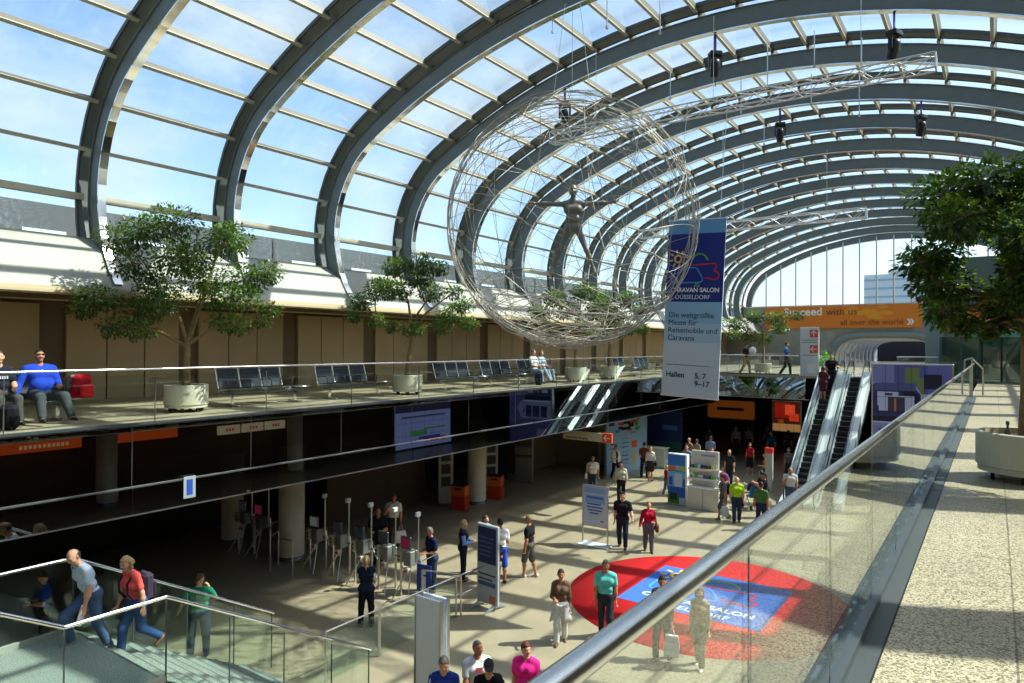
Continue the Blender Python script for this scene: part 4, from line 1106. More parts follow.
def ficus(x, y, label, h_fork, clumps, n_leaf, leaf, seed, trunk_lean=(0, 0), pot=(.455, .60), trunk_r=.075, z0=GZ):
    """Planter on castors, trunk, limbs and leaves. clumps: (across, up, deep, radius) in metres from the soil."""
    rr = random.Random(seed)
    t = thing('potted_tree', label, 'tree', (x, y, z0), 0, 'ficus trees in drum planters')
    R, H = pot
    p = MB().lathe([(R-.06, .09), (R-.02, .10), (R-.02, .16), (R, .17), (R, H-.01), (R-.012, H), (R-.05, H), (R-.05, H-.1)], 64, (0, 0, 0), 0, False).build('planter', M_pot, t)
    for k in range(6):
        a = 2*PI*k/6+.3; c = MB().tube([(.72*R*math.cos(a)-.02, .72*R*math.sin(a), .045), (.72*R*math.cos(a)+.02, .72*R*math.sin(a), .045)], .045, 10)
        c.box((.72*R*math.cos(a), .72*R*math.sin(a), .085), (.05, .03, .03)); c.build('caster', M_black, p)
    MB().lathe([(R-.05, H-.07), (R*.5, H-.05), (0, H-.03)], 32).build('soil', M_soil, t)
    top = Vector((trunk_lean[0], trunk_lean[1], H+h_fork))
    pts = [Vector((0, 0, H-.08)), Vector((top.x*.25+rr.uniform(-.02, .02), top.y*.25, H+h_fork*.35)), Vector((top.x*.7, top.y*.7+rr.uniform(-.02, .02), H+h_fork*.72)), top]
    MB().tube(pts, [trunk_r*1.35, trunk_r, trunk_r*.92, trunk_r*.85], 10).build('trunk', M_bark, t)
    br = MB(); tips = []
    nm = min(5, max(3, len(clumps)//4))
    mains = []
    for (a, u, d, r) in clumps: tips.append((CR*a+CF*d+Vector((0, 0, H+u)), r))
    # main limbs go to widely spread clumps, twigs join the nearest limb
    order = sorted(range(len(tips)), key=lambda i: tips[i][0].x*CR.x+tips[i][0].y*CR.y)
    picks = [order[int((i+.5)*len(order)/nm)] for i in range(nm)]
    nodes = [top]
    def limb(a, b, ra, rb):
        m1 = a.lerp(b, .35)+Vector((rr.uniform(-.08, .08), rr.uniform(-.08, .08), .10*(b-a).length)); m2 = a.lerp(b, .7)+Vector((rr.uniform(-.06, .06), rr.uniform(-.06, .06), .05*(b-a).length))
        br.tube([a, m1, m2, b], [ra, ra*.75, rb*1.2, rb], 7)
        return [m1, m2, b]
    for i in picks: nodes += limb(top-Vector((0, 0, rr.uniform(0, .12))), tips[i][0], trunk_r*.6, .016)
    for i in range(len(tips)):
        if i in picks: continue
        b = tips[i][0]
        best = min(nodes, key=lambda q: (q-b).length + (1.0 if q.z > b.z+.1 else 0))
        nodes += limb(best, b, .024, .009)[1:]
    for (c, r) in tips:
        for _ in range(5):
            v = Vector((rr.gauss(0, 1), rr.gauss(0, 1), rr.gauss(0, .7))).normalized()
            br.tube([c-v*.05, c+v*r*.45, c+v*r*.85+Vector((0, 0, -.02))], [.010, .007, .003], 4, cap=False)
    br.build('branch', M_bark, t)
    # leaves
    wts = [r**2 for (_, r) in tips]; tot = sum(wts)
    vs = []; fs = []; mi = []
    for (c, r), wt in zip(tips, wts):
        r = r*1.04; n = int(n_leaf*wt/tot)
        for _ in range(n):
            v = Vector((rr.gauss(0, 1), rr.gauss(0, 1), rr.gauss(0, 1))).normalized()
            rad = r*(rr.random()**.45)
            p_ = c+Vector((v.x*rad, v.y*rad, v.z*rad*.62))
            d = (v+Vector((rr.gauss(0, .6), rr.gauss(0, .6), rr.gauss(-.25, .5)))).normalized()
            s_ = d.cross(Vector((rr.gauss(0, .35), rr.gauss(0, .35), 1))).normalized()
            u_ = s_.cross(d)
            L = leaf*rr.uniform(.7, 1.25); W = L*.27; o = len(vs)
            vs += [p_, p_+d*L*.45+s_*W+u_*L*.05, p_+d*L-u_*L*.08, p_+d*L*.45-s_*W+u_*L*.05]
            fs += [(o, o+1, o+2), (o, o+2, o+3)]
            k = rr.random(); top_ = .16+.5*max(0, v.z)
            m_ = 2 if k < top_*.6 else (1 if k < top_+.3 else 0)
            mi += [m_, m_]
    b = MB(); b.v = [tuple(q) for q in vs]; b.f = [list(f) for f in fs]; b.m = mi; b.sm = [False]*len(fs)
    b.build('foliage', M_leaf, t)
    return t
def px(tx, ty, k):   # crown outline measured on the view, turned into metres round this trunk
    return lambda l, rr=random.Random(9): [((a-tx)*k, (ty-b)*k, rr.uniform(-.9, .9)*(1 if d is None else d), r*k) for (a, b, r, d) in l]
c1 = px(185, 385, .0223)([(120, 240, 24, None), (150, 232, 26, None), (185, 228, 26, None), (215, 232, 24, None), (240, 250, 22, None), (130, 265, 26, None), (165, 258, 28, None), (200, 262, 28, None), (240, 280, 26, None), (262, 272, 18, None), (105, 300, 22, .5), (82, 310, 16, .4), (128, 312, 24, None), (160, 300, 26, None), (205, 295, 24, None), (250, 300, 20, None), (118, 328, 16, .5), (145, 330, 18, .5), (235, 325, 16, .6), (212, 322, 14, .5), (268, 310, 12, .4), (190, 278, 24, 1.2), (150, 285, 22, -1.2), (258, 322, 9, .4)])
ficus(-14.72, 8.25, 'broad potted ficus left of the first row of seats, its crown widest of the gallery', .95, c1, 14500, .092, 11, (.03, .0))
c2 = px(406, 375, .0297)([(395, 265, 16, None), (420, 262, 16, None), (440, 268, 12, None), (372, 282, 14, None), (385, 290, 16, None), (358, 300, 14, None), (368, 318, 12, None), (400, 290, 15, None), (430, 290, 15, None), (450, 312, 15, None), (466, 305, 11, None), (470, 322, 10, .5), (440, 325, 13, None), (412, 328, 12, None), (388, 325, 10, None), (352, 316, 9, .5), (420, 278, 14, 1), (455, 292, 10, None)])
ficus(-14.65, 15.2, 'potted ficus between the first and second pair of seat rows', 1.35, c2, 8500, .10, 12, (.12, .1))
c3 = px(583, 370, .042)([(560, 300, 13, None), (590, 295, 14, None), (545, 315, 11, None), (575, 312, 14, None), (605, 310, 13, None), (556, 335, 9, None), (590, 328, 11, None), (615, 325, 11, None), (535, 330, 6, .5), (600, 338, 8, None)])
ficus(-14.5, 25.2, 'potted ficus just past the couple resting on the gallery seats', 1.3, c3, 5600, .12, 13)
c4 = px(618, 368, .045)([(610, 300, 12, None), (635, 300, 12, None), (600, 315, 11, None), (625, 315, 13, None), (648, 312, 9, None), (635, 330, 10, None), (655, 330, 8, None), (612, 335, 9, None), (590, 335, 7, .5)])
ficus(-14.5, 28.3, 'potted ficus behind the wire globe, next beyond the couple on the seats', 1.3, c4, 5000, .12, 14)
c5 = px(770, 360, .062)([(745, 325, 9, None), (760, 318, 9, None), (778, 320, 10, None), (790, 328, 8, None), (738, 335, 7, None), (758, 335, 9, None), (775, 338, 8, None), (795, 318, 6, None), (730, 322, 6, None)])
ficus(-10.6, 39.4, 'potted ficus on the far bridge between the two passers-by', 1.6, c5, 3600, .14, 15)
c6 = px(1026, 432, .01135)([(935, 195, 32, .5), (965, 185, 34, None), (1000, 182, 34, None), (1040, 185, 34, None), (925, 225, 30, .5), (960, 215, 34, None), (1000, 212, 34, None), (1045, 215, 36, None), (915, 262, 24, .4), (940, 250, 30, None), (975, 245, 34, None), (1015, 245, 34, None), (1060, 250, 36, None), (930, 285, 26, .5), (960, 280, 30, None), (990, 275, 30, None), (1030, 280, 34, None), (920, 312, 16, .4), (950, 310, 24, .6), (985, 312, 24, None), (1015, 310, 26, None), (1060, 310, 30, None), (955, 326, 14, .4), (1000, 325, 16, .5), (1040, 330, 22, None), (1000, 200, 30, 1.3), (1010, 260, 30, -1.2), (985, 300, 22, -.9), (1008, 305, 22, -.9), (968, 292, 20, -.8), (1000, 328, 14, -.7), (1020, 290, 26, -.9), (1100, 220, 34, None), (1100, 280, 32, None), (1075, 190, 30, None)])
ficus(.35, 9.75, 'big dense potted ficus on the near walkway, partly cut by the picture edge', 1.3, c6, 16000, .088, 16, (-.02, .05), (.535, .545), .10)
b = MB().lathe([(.028, 0), (.03, .02), (.03, .09), (.012, .13), (.012, .16), (.018, .165), (.018, .20), (0, .205)], 12, (.12, 9.42, GZ+.485)); tag(b.build('spray_bottle', mat('bottle_dark', srgb(70, 74, 60), .3)), 'small bottle standing on the soil of the near planter', 'bottle')

# ------------------------------------------------------------------ beam seats on the gallery
M_seat = mat('seat_mesh', srgb(28, 35, 43), .4, .4, .06, 60)
def beam_seat(x, y, label):
    t = thing('beam_seat', label, 'seating', (x, y, GZ), 0, 'three seat benches along the gallery')
    MB().box((0, 1.16, .34), (.07, 2.4, .07), bev=.01).build('beam', M_dsteel, t)
    for yy in (.25, 2.05):
        b = MB(); b.box((0, yy, .18), (.05, .05, .34)); b.box((.02, yy, .025), (.56, .06, .04), bev=.012); b.build('leg', M_chrome, t)
    for k in range(3):
        yy = .32+.60*k
        b = MB(); b.add([(-.22, yy-.26, .40), (-.22, yy+.26, .40), (.24, yy+.26, .45), (.24, yy-.26, .45), (-.22, yy-.26, .425), (-.22, yy+.26, .425), (.24, yy+.26, .475), (.24, yy-.26, .475)], [(0, 1, 2, 3), (7, 6, 5, 4), (0, 4, 5, 1), (1, 5, 6, 2), (2, 6, 7, 3), (3, 7, 4, 0)]); b.build('seat', M_seat, t)
        b = MB(); n = 5
        for i in range(n+1):
            z = .44+.46*i/n; xx = -.22-.13*i/n - .02*math.sin(PI*i/n)
            b.v += [(xx, yy-.255, z), (xx, yy+.255, z), (xx+.02, yy+.255, z), (xx+.02, yy-.255, z)]
        for i in range(n):
            for q in range(4): b.f.append([4*i+q, 4*i+(q+1) % 4, 4*i+4+(q+1) % 4, 4*i+4+q])
        b.f += [[0, 3, 2, 1], [4*n, 4*n+1, 4*n+2, 4*n+3]]; b.m = [0]*len(b.f); b.sm = [False]*len(b.f)
        b.build('backrest', M_seat, t)
    for k in range(4):
        yy = .02+.60*k
        MB().tube([(.16, yy, .43), (-.20, yy, .40), (-.24, yy, .50), (-.38, yy, .95)], .017, 8).build('side_frame', M_chrome, t)
        MB().tube([(.18, yy, .45), (.20, yy, .60), (.12, yy, .64), (-.27, yy, .62)], .013, 6).build('armrest', M_black, t)
    MB().lathe([(.24, .40), (.25, .405), (.25, .42), (0, .42)], 24, (.02, 2.20, 0)).build('side_table', M_steel, t)
for (y, lb) in ((3.75, 'bench with the two seated men and the red backpack'), (9.3, 'first empty bench, just past the broad ficus'), (12.25, 'second empty bench, before the ficus between the bench pairs'), (17.1, 'third empty bench, first past the second ficus'), (19.65, 'fourth empty bench, next to the resting couple'), (22.0, 'bench with the couple in pale clothes'), (29.6, 'fifth empty bench beyond the last left ficus'), (32.6, 'last empty bench before the hanging banner')):
    beam_seat(-15.0, y, lb)

# ------------------------------------------------------------------ trusses, lamps, rods under the vault
def truss(x0, x1, Y, z, label, sz=.30):
    t = thing('lighting_truss', label, 'truss', ((x0+x1)/2, Y, z)); L = (x1-x0)/2
    cs = [(-sz/2, sz/2), (sz/2, sz/2), (-sz/2, -sz/2), (sz/2, -sz/2)]
    for (a, c) in cs: MB().tube([(-L, a, c), (L, a, c)], .022, 8).build('chord', M_alu, t)
    n = int(2*L/.36); b = MB()
    for i in range(n):
        xa, xb = -L+2*L*i/n, -L+2*L*(i+1)/n; s_ = 1 if i % 2 else -1
        for q in (-sz/2, sz/2):
            b.tube([(xa, q, s_*sz/2), (xb, q, -s_*sz/2)], .010, 5, cap=False); b.tube([(xa, s_*sz/2, q), (xb, -s_*sz/2, q)], .010, 5, cap=False)
    b.build('lattice', M_alu, t)
    for xx in (-L, L):
        b = MB()
        for (p, q) in ((0, 1), (1, 3), (3, 2), (2, 0)): b.tube([(xx, *cs[p]), (xx, *cs[q])], .018, 6)
        b.build('end_frame', M_alu, t)
    for xx in (-L*.7, 0, L*.7):
        MB().tube([(xx, 0, sz/2), (xx, 0, 2.2)], .006, 5).build('hanging_wire', M_steel, t)
M_alu = mat('aluminium', (.72, .72, .70), .35, .9)
truss(-10.2, -.98, 16.35, 12.45, 'long aluminium truss above the banner, ending under the crown of the vault')
truss(-11.0, -3.3, 24.0, 10.85, 'far aluminium truss behind the top of the hanging banner')
M_strap = mat('purple_strap', srgb(84, 50, 160), .7)
def stage_lamp(x, y, ztop, drop, label, tilt):
    t = thing('stage_lamp', label, 'stage light', (x, y, ztop), tilt, 'moving stage lamps hung from the ribs')
    MB().box((0, 0, -drop/2), (.07, .02, drop)).build('strap', M_strap, t)
    MB().box((0, 0, -drop-.06), (.34, .26, .13), bev=.02).build('lamp_base', M_black, t)
    y_ = MB()
    for s_ in (-1, 1): y_.box((s_*.17, 0, -drop-.28), (.035, .10, .36))
    y_.box((0, 0, -drop-.13), (.37, .12, .05)); y_.build('yoke', M_black, t)
    R = Matrix.Rotation(.35, 4, 'X'); b = MB()
    b.lathe([(0, .20), (.09, .19), (.12, .10), (.12, -.12), (.10, -.26), (.085, -.27), (0, -.265)], 16)
    o = b.build('lamp_head', M_black, t, (0, 0, -drop-.40)); o.rotation_euler = (.3, 0, 0)
    MB().tube([(.02, 0, -drop-.6), (.02, .02, -drop-.95)], .01, 5).build('control_cable', M_rubber, t)
for (x, y, z, lb, tl) in ((-11.02, 18.4, 14.72, 'stage lamp at the top edge of the wire globe', .2), (-6.25, 18.4, 15.08, 'stage lamp above the long truss, over the hanging banner', .7), (-1.95, 18.4, 14.75, 'stage lamp above the free end of the long truss', 1.2), (-6.31, 25.57, 15.2, 'stage lamp below the middle of the long truss, on a farther rib', .4), (-1.94, 25.57, 14.75, 'stage lamp on a farther rib above the near tree crown', 1.0)):
    stage_lamp(x, y, vault(x-XC, -.03)[1], .5, lb, tl)
rr = random.Random(31)
k = 0
for (x, y) in ((-9.3, 14.9), (-8.1, 15.6), (-7.0, 16.4), (-5.6, 21.2), (-4.2, 20.8), (-3.1, 21.6), (-8.6, 21.0), (-6.9, 22.9), (-5.0, 24.3), (-3.6, 24.6), (-9.2, 28.1), (-7.6, 28.3)):
    z = vault(abs(x-XC)*1.03, .6)[1]; L = rr.uniform(.9, 1.5)
    o = MB().tube([(0, 0, 0), (0, 0, -L)], .016, 6).box((0, 0, -L-.03), (.06, .06, .07)).build('hanging_rod', M_steel, loc=(x, y, z))
    tag(o, 'thin steel hanging rod under the roof purlins', 'rod', 'hanging rods under the roof')

# ------------------------------------------------------------------ wire globe with a standing figure
M_wire = mat('globe_wire', srgb(168, 160, 144), .4, .3)
gl = thing('wire_globe', 'large hanging sphere of tangled pale wires with a figure inside', 'sculpture', (-8.15, 13.94, 9.52))
R = 2.92; rr = random.Random(77)
def rvec(): return Vector((rr.gauss(0, 1), rr.gauss(0, 1), rr.gauss(0, 1))).normalized()
def ring(n, off, rad, wob, m=44):
    n = n.normalized(); a = n.orthogonal().normalized(); c = n.cross(a); h = off; q = math.sqrt(max(.05, rad*rad-h*h)); ph = rr.uniform(0, 6)
    return [n*(h+wob*math.sin(3*t+ph))+a*(q*math.cos(t))+c*(q*math.sin(t)) for t in [2*PI*i/m for i in range(m)]]
view = Vector((.577, -.816, 0))
for k in range(7):                                        # outline hoops
    n = (view+Vector((rr.gauss(0, .10), rr.gauss(0, .10), rr.gauss(0, .10))))
    MB().tube(ring(n, rr.uniform(-.25, .25), R, .03), .011, 5, closed=True).build('wire', M_wire, gl)
for k in range(24):                                       # random great and small circles
    n = rvec(); MB().tube(ring(n, rr.uniform(-.6, .6)*R, R, .06), .0060, 4, closed=True).build('wire', M_wire, gl)
for k in range(26):                                       # tangle gathered in the bottom of the ball
    n = Vector((rr.gauss(0, .35), rr.gauss(0, .35), -1)); off = rr.uniform(.72, .96)*R
    MB().tube(ring(n, off, R, .09), .0085, 4, closed=True).build('wire', M_wire, gl)
for k in range(8):                                        # tangle at the top
    n = Vector((rr.gauss(0, .4), rr.gauss(0, .4), 1)); MB().tube(ring(n, rr.uniform(.7, .93)*R, R, .08), .0065, 4, closed=True).build('wire', M_wire, gl)
for k in range(26):                                       # loose arcs through the ball
    a, c = rvec()*R, rvec()*R; m = (a+c)*.5+rvec()*rr.uniform(.2, 1.3)
    pts = [a*(1-t)**2+m*2*t*(1-t)+c*t*t for t in [i/14 for i in range(15)]]
    MB().tube(pts, .0055, 4).build('wire', M_wire, gl)
for k in range(3): MB().tube([(.5*math.cos(k*2.1), .5*math.sin(k*2.1), R-.05), (.2*math.cos(k*2.1), .2*math.sin(k*2.1), R+2.2)], .006, 5).build('hanging_wire', M_steel, gl)
GLOBE = gl
# ------------------------------------------------------------------ people: one continuous surface per body
def seg_d(P, a, b, ra, rb):
    a = np.array(a, np.float32); ab = np.array(b, np.float32)-a; L2 = float(ab@ab)+1e-9
    q = P-a; t = np.clip((q@ab)/L2, 0, 1)
    d = q-t[:, None]*ab
    return np.sqrt((d*d).sum(1)) - (ra+(rb-ra)*t)
def smin(a, b, k):
    h = np.clip(.5+.5*(b-a)/k, 0, 1)
    return b*(1-h)+a*h-k*h*(1-h)
def field(P, prims, k, infl=0.):
    D = None
    for (a, b, ra, rb) in prims:
        d = seg_d(P, a, b, ra+infl, rb+infl)
        D = d if D is None else smin(D, d, k)
    return D
EDGE = [((0, 0, 0), (1, 0, 0)), ((0, 1, 0), (1, 1, 0)), ((0, 0, 1), (1, 0, 1)), ((0, 1, 1), (1, 1, 1)),
        ((0, 0, 0), (0, 1, 0)), ((1, 0, 0), (1, 1, 0)), ((0, 0, 1), (0, 1, 1)), ((1, 0, 1), (1, 1, 1)),
        ((0, 0, 0), (0, 0, 1)), ((1, 0, 0), (1, 0, 1)), ((0, 1, 0), (0, 1, 1)), ((1, 1, 0), (1, 1, 1))]
def surface(fn, lo, hi, h):
    """Surface nets of the zero level of fn inside the box lo..hi."""
    lo = np.array(lo, np.float32); n = np.maximum(3, np.ceil((np.array(hi)-lo)/h).astype(int)+1)
    ax = [lo[i]+h*np.arange(n[i], dtype=np.float32) for i in range(3)]
    P = np.stack(np.meshgrid(*ax, indexing='ij'), -1).reshape(-1, 3)
    D = fn(P).reshape(n)
    ins = D < 0
    cn = n-1
    cnt = np.zeros(cn, np.float32); acc = np.zeros((*cn, 3), np.float32)
    sl = lambda o: tuple(slice(o[i], o[i]+cn[i]) for i in range(3))
    for (a, b) in EDGE:
        da, db = D[sl(a)], D[sl(b)]
        m = (da < 0) != (db < 0)
        t = np.where(m, da/np.where(m, da-db, 1), 0)
        for i in range(3):
            acc[..., i] += np.where(m, a[i]+(b[i]-a[i])*t, 0)
        cnt += m
    act = cnt > 0
    idx = -np.ones(cn, int); idx[act] = np.arange(act.sum())
    ii = np.stack(np.nonzero(act), -1)
    V = lo+h*(ii+acc[act]/cnt[act][:, None])
    F = []
    for axn in range(3):
        o = [0, 0, 0]; o[axn] = 1
        s0 = [slice(1, cn[i]) for i in range(3)]; s0[axn] = slice(0, cn[axn])
        a = ins[tuple(s0)]
        s1 = list(s0); s1[axn] = slice(1, cn[axn]+1); b = ins[tuple(s1)]
        u, w_ = [(1, 2), (2, 0), (0, 1)][axn]
        m = np.stack(np.nonzero(a != b), -1)
        if len(m) == 0: continue
        flip = a[tuple(m.T)]
        base = m.copy()
        for i in range(3):
            if i != axn: base[:, i] += 1
        def at(du, dw):
            q = base.copy(); q[:, u] += du; q[:, w_] += dw
            return idx[tuple(q.T)]
        q0, q1, q2, q3 = at(-1, -1), at(0, -1), at(0, 0), at(-1, 0)
        f = np.stack([q0, q1, q2, q3], -1); f[~flip] = f[~flip][:, ::-1]
        F.append(f)
    F = np.concatenate(F) if F else np.zeros((0, 4), int)
    F = F[(F >= 0).all(1)]
    return V, F
def np_mesh(name, parts, mats):
    me = bpy.data.meshes.new(name); V = []; F = []; MI = []; o = 0
    for k, (v, f, mi) in enumerate(parts):
        if len(f) == 0: continue
        V.append(v); F.append(f+o); MI += [mi]*len(f); o += len(v)
    V = np.concatenate(V); F = np.concatenate(F)
    me.vertices.add(len(V)); me.vertices.foreach_set('co', V.astype(np.float32).ravel())
    me.loops.add(len(F)*4); me.loops.foreach_set('vertex_index', F.astype(np.int32).ravel())
    me.polygons.add(len(F)); me.polygons.foreach_set('loop_start', np.arange(0, len(F)*4, 4, dtype=np.int32))
    me.polygons.foreach_set('loop_total', np.full(len(F), 4, np.int32))
    me.polygons.foreach_set('use_smooth', np.ones(len(F), bool)); me.polygons.foreach_set('material_index', np.array(MI, np.int32))
    for m in mats: me.materials.append(m)
    me.update(calc_edges=True); me.validate()
    return me
SKIN = mat('skin', srgb(206, 152, 122), .55, 0, .05, 12, .3)
SKIN_T = mat('skin_tan', srgb(176, 118, 88), .55, 0, .05, 12, .3)
EYE = mat('eye_dark', (.02, .015, .012), .3); LIP = mat('lip', srgb(170, 92, 84), .5)
SHOE = {'b': cm(26, 26, 28, .6), 'w': cm(214, 214, 210, .6), 'n': cm(108, 74, 46, .6), 'g': cm(60, 150, 60, .6), 's': cm(120, 124, 130, .6)}
HAIRC = {'br': cm(70, 48, 32, .7), 'dk': cm(34, 26, 22, .7), 'gr': cm(100, 94, 87, .75), 'bl': cm(178, 148, 100, .7), 'rd': cm(96, 44, 34, .7), 'lg': cm(120, 96, 64, .7)}
ARM = {'down': ((.13, -.03, -1), (.04, .16, -1)), 'fwd': ((.12, .34, -1), (.0, .62, -.9)), 'back': ((.14, -.42, -1), (.06, -.12, -1)), 'hold': ((.14, .10, -1), (-.38, 1, .05)),
       'phone': ((.30, .75, -.55), (-.45, .75, .55)), 'face': ((.30, .60, -.75), (-.62, .15, 1.1)), 'lap': ((.14, .22, -1), (-.34, .95, -.32)), 'hip': ((.55, -.1, -.9), (-.6, .45, -.35)), 'out': ((.30, .2, -1), (.2, .55, -.7)), 'reach': ((.18, .7, -.8), (-.1, 1, -.05)), 'rail': ((.35, .45, -.9), (-.15, 1, .25)), 'wide': ((1, .05, .02), (1, .05, .05)), 'beside': ((.5, -.12, -1), (.35, .45, -.8)), 'strap': ((.20, .12, -1), (-.42, .55, .85))}
LEG = {'st': ((.0, .03, -1), (0, -.02, -1)), 'sa': ((.10, .02, -1), (.02, -.02, -1)), 'sf': ((.02, .42, -1), (0, .08, -1)), 'sb': ((.02, -.16, -1), (0, -.62, -1)), 'sh': ((.02, .26, -1), (0, .02, -1)), 'sk': ((.02, -.12, -1), (0, -.32, -1)), 'sit': ((.12, 1, -.06), (.03, .14, -1)), 'sits': ((.22, 1, -.06), (.12, .55, -1)), 'up': ((.04, .80, -1), (0, -.10, -1)), 'st2': ((.0, -.12, -1), (0, -.42, -1)), 'up2': ((.02, 1.35, -1), (0, -.25, -1)), 'kick': ((.03, -.10, -1), (0, -1.0, -.75)), 'spread': ((.42, .0, -1), (.38, .0, -1))}
def person(label, x, y, z, yaw_, H=1.75, fem=False, top=((60, 60, 64), 'short'), bot=('trousers', (40, 44, 58)), shoe='b', hair=('short', 'br'), arms=('down', 'down'), legs=('st', 'st'), lean=0., turn=0., nod=0., wd=1., belly=0., res=.019, tan=False, group=None, extra=None, sitz=None, only=False, mats=None, layer=None):
    s = H/1.75; w_ = wd*(.90 if fem else 1.)
    Rl = Matrix.Rotation(-lean, 3, 'X')
    def TV(p): return Rl @ Vector(p)
    # legs first, pelvis at the origin, then the lowest sole is put on the floor
    J = {}
    for i, sx in enumerate((-1, 1)):
        td, sd = LEG[legs[i]]
        hip = Vector((sx*.088*w_, 0, -.03))
        kn = hip+Vector((td[0]*sx, td[1], td[2])).normalized()*.43
        an = kn+Vector((sd[0]*sx, sd[1], sd[2])).normalized()*.40
        J[sx] = (hip, kn, an, Vector((sd[0]*sx, sd[1], sd[2])).normalized())
    low = min(J[-1][2].z, J[1][2].z)-.075
    base = -low if sitz is None else sitz/s
    prims = {}
    th = .080 if not fem else .083
    for sx in (-1, 1):
        hip, kn, an, sd = J[sx]
        prims[('thigh', sx)] = [(hip, kn, th*wd, .054*wd)]
        calf = kn.lerp(an, .3)-Vector((0, .012, 0))
        prims[('shank', sx)] = [(kn, calf, .052*wd, .054*wd), (calf, an, .054*wd, .036)]
        pitch_ = max(-.9, min(.9, math.atan2(-sd.y, -sd.z)*.75))
        fd = Vector((.12*sx, math.cos(pitch_), -math.sin(pitch_))).normalized()
        if pitch_ < .2: fd = Vector((.12*sx, 1, 0)).normalized()
        dn = fd.cross(Vector((1, 0, 0))).normalized()
        if dn.z > 0: dn = -dn
        J[sx] += (fd, dn)
        prims[('foot', sx)] = [(an, an+dn*.035-fd*.02, .036, .036), (an+dn*.038-fd*.03, an+dn*.048+fd*.12, .034, .026)]
    tors = [((-.07*w_, 0, .01), (.07*w_, 0, .01), .108*wd, .108*wd)]
    hp = .014 if fem else 0
    tors[0] = ((-.075*w_, -.01, .0), (.075*w_, -.01, .0), (.105+hp)*wd, (.105+hp)*wd)
    tors.append(((-.055*w_, .005, .17), (.055*w_, .005, .17), (.098-hp)*wd, (.098-hp)*wd))
    tors.append(((-.082*w_, .0, .34), (.082*w_, .0, .34), .108*wd, .108*wd))
    tors.append(((-.135*w_, -.012, .452), (.135*w_, -.012, .452), .062, .062))
    for sx in (-1, 1): tors.append(((sx*.035, -.012, .525), (sx*.125*w_, -.012, .468), .044, .050))
    if belly: tors.append(((-.06, .035, .13), (.06, .035, .13), .105*belly, .105*belly))
    if fem:
        for sx in (-1, 1): tors.append(((sx*.068, .085, .335), (sx*.062, .075, .36), .052, .05))
    torso = [(TV(a), TV(b), ra, rb) for (a, b, ra, rb) in tors]
    neck = [(TV((0, -.008, .48)), TV((0, .014, .60)), .050 if not fem else .043, .046 if not fem else .04)]
    hc = TV((0, .022, .695)); Rh = Matrix.Rotation(turn, 3, 'Z') @ Matrix.Rotation(-lean*.35-nod, 3, 'X')
    HP = lambda p: hc + Rh @ Vector(p)
    arm = {}; hands = []
    for i, sx in enumerate((-1, 1)):
        ud, fd = ARM[arms[i]]
        sh = TV((sx*.178*w_, -.012, .445))
        el = sh+(Rl @ Vector((ud[0]*sx, ud[1], ud[2]))).normalized()*.285
        f_ = (Rl @ Vector((fd[0]*sx, fd[1], fd[2]))).normalized()
        wr = el+f_*.245
        r_ = 1.0 if not fem else .86
        arm[sx] = (sh, el, wr, r_); hands.append((sx, wr, f_, el))
    armp = []
    for sx in (-1, 1):
        sh, el, wr, r_ = arm[sx]
        armp += [(sh, el, .052*r_*wd, .041*r_*wd), (el, el.lerp(wr, .35), .041*r_, .042*r_), (el.lerp(wr, .35), wr, .042*r_, .027*r_)]
    thin = (lambda L: [(a, b, ra-.010, rb-.010) for (a, b, ra, rb) in L])
    body = thin(torso) + neck + armp
    for sx in (-1, 1):
        body += thin(prims[('thigh', sx)])+(thin(prims[('shank', sx)]) if bot[0] == 'trousers' else prims[('shank', sx)])+prims[('foot', sx)]
    tr = lambda L: [(np.array(a), np.array(b), ra, rb) for (a, b, ra, rb) in L]
    def bounds(L, m=.05):
        pts = np.array([list(p) for (a, b, ra, rb) in L for p in (a, b)]); r = max(max(q[2], q[3]) for q in L)
        return pts.min(0)-r-m, pts.max(0)+r+m
    def bodyfn(P):
        return field(P, tr(body), .045)
    parts = []
    lo, hi = bounds(body); v, f = surface(bodyfn, lo, hi, res); parts.append((v, f, 0))
    # head with brow, nose, chin and ears on a finer net
    Ri = np.array(Rh.transposed()); hcn = np.array(hc)
    def headfn(P):
        q = (P-hcn) @ Ri.T
        d = (np.sqrt(((q/np.array([.074, .094, .112], np.float32))**2).sum(1))-1)*.085
        q2 = q.copy()
        loc = [((0, .045, -.075), (0, .052, -.085), .046, .040), ((0, .088, .0), (0, .104, -.028), .011, .017), ((-.034, .078, .022), (.034, .078, .022), .014, .014), ((-.03, .06, -.03), (.03, .06, -.03), .034, .034)]
        for pr in loc: d = smin(d, seg_d(q2, *pr), .018)
        for sx in (-1, 1):
            d = smin(d, seg_d(q2, (sx*.078, -.008, .012), (sx*.080, -.002, -.028), .013, .010), .008)
            d = np.maximum(d, -(seg_d(q2, (sx*.031, .094, .008), (sx*.036, .094, .008), .012, .012)))
        return smin(d, field(P, tr(neck), .02), .025)
    nk = [(hc, hc, .14, .14)]
    lo, hi = bounds(nk, 0); v, f = surface(headfn, lo, hi, .0095 if res < .022 else .013); parts.append((v, f, 0))
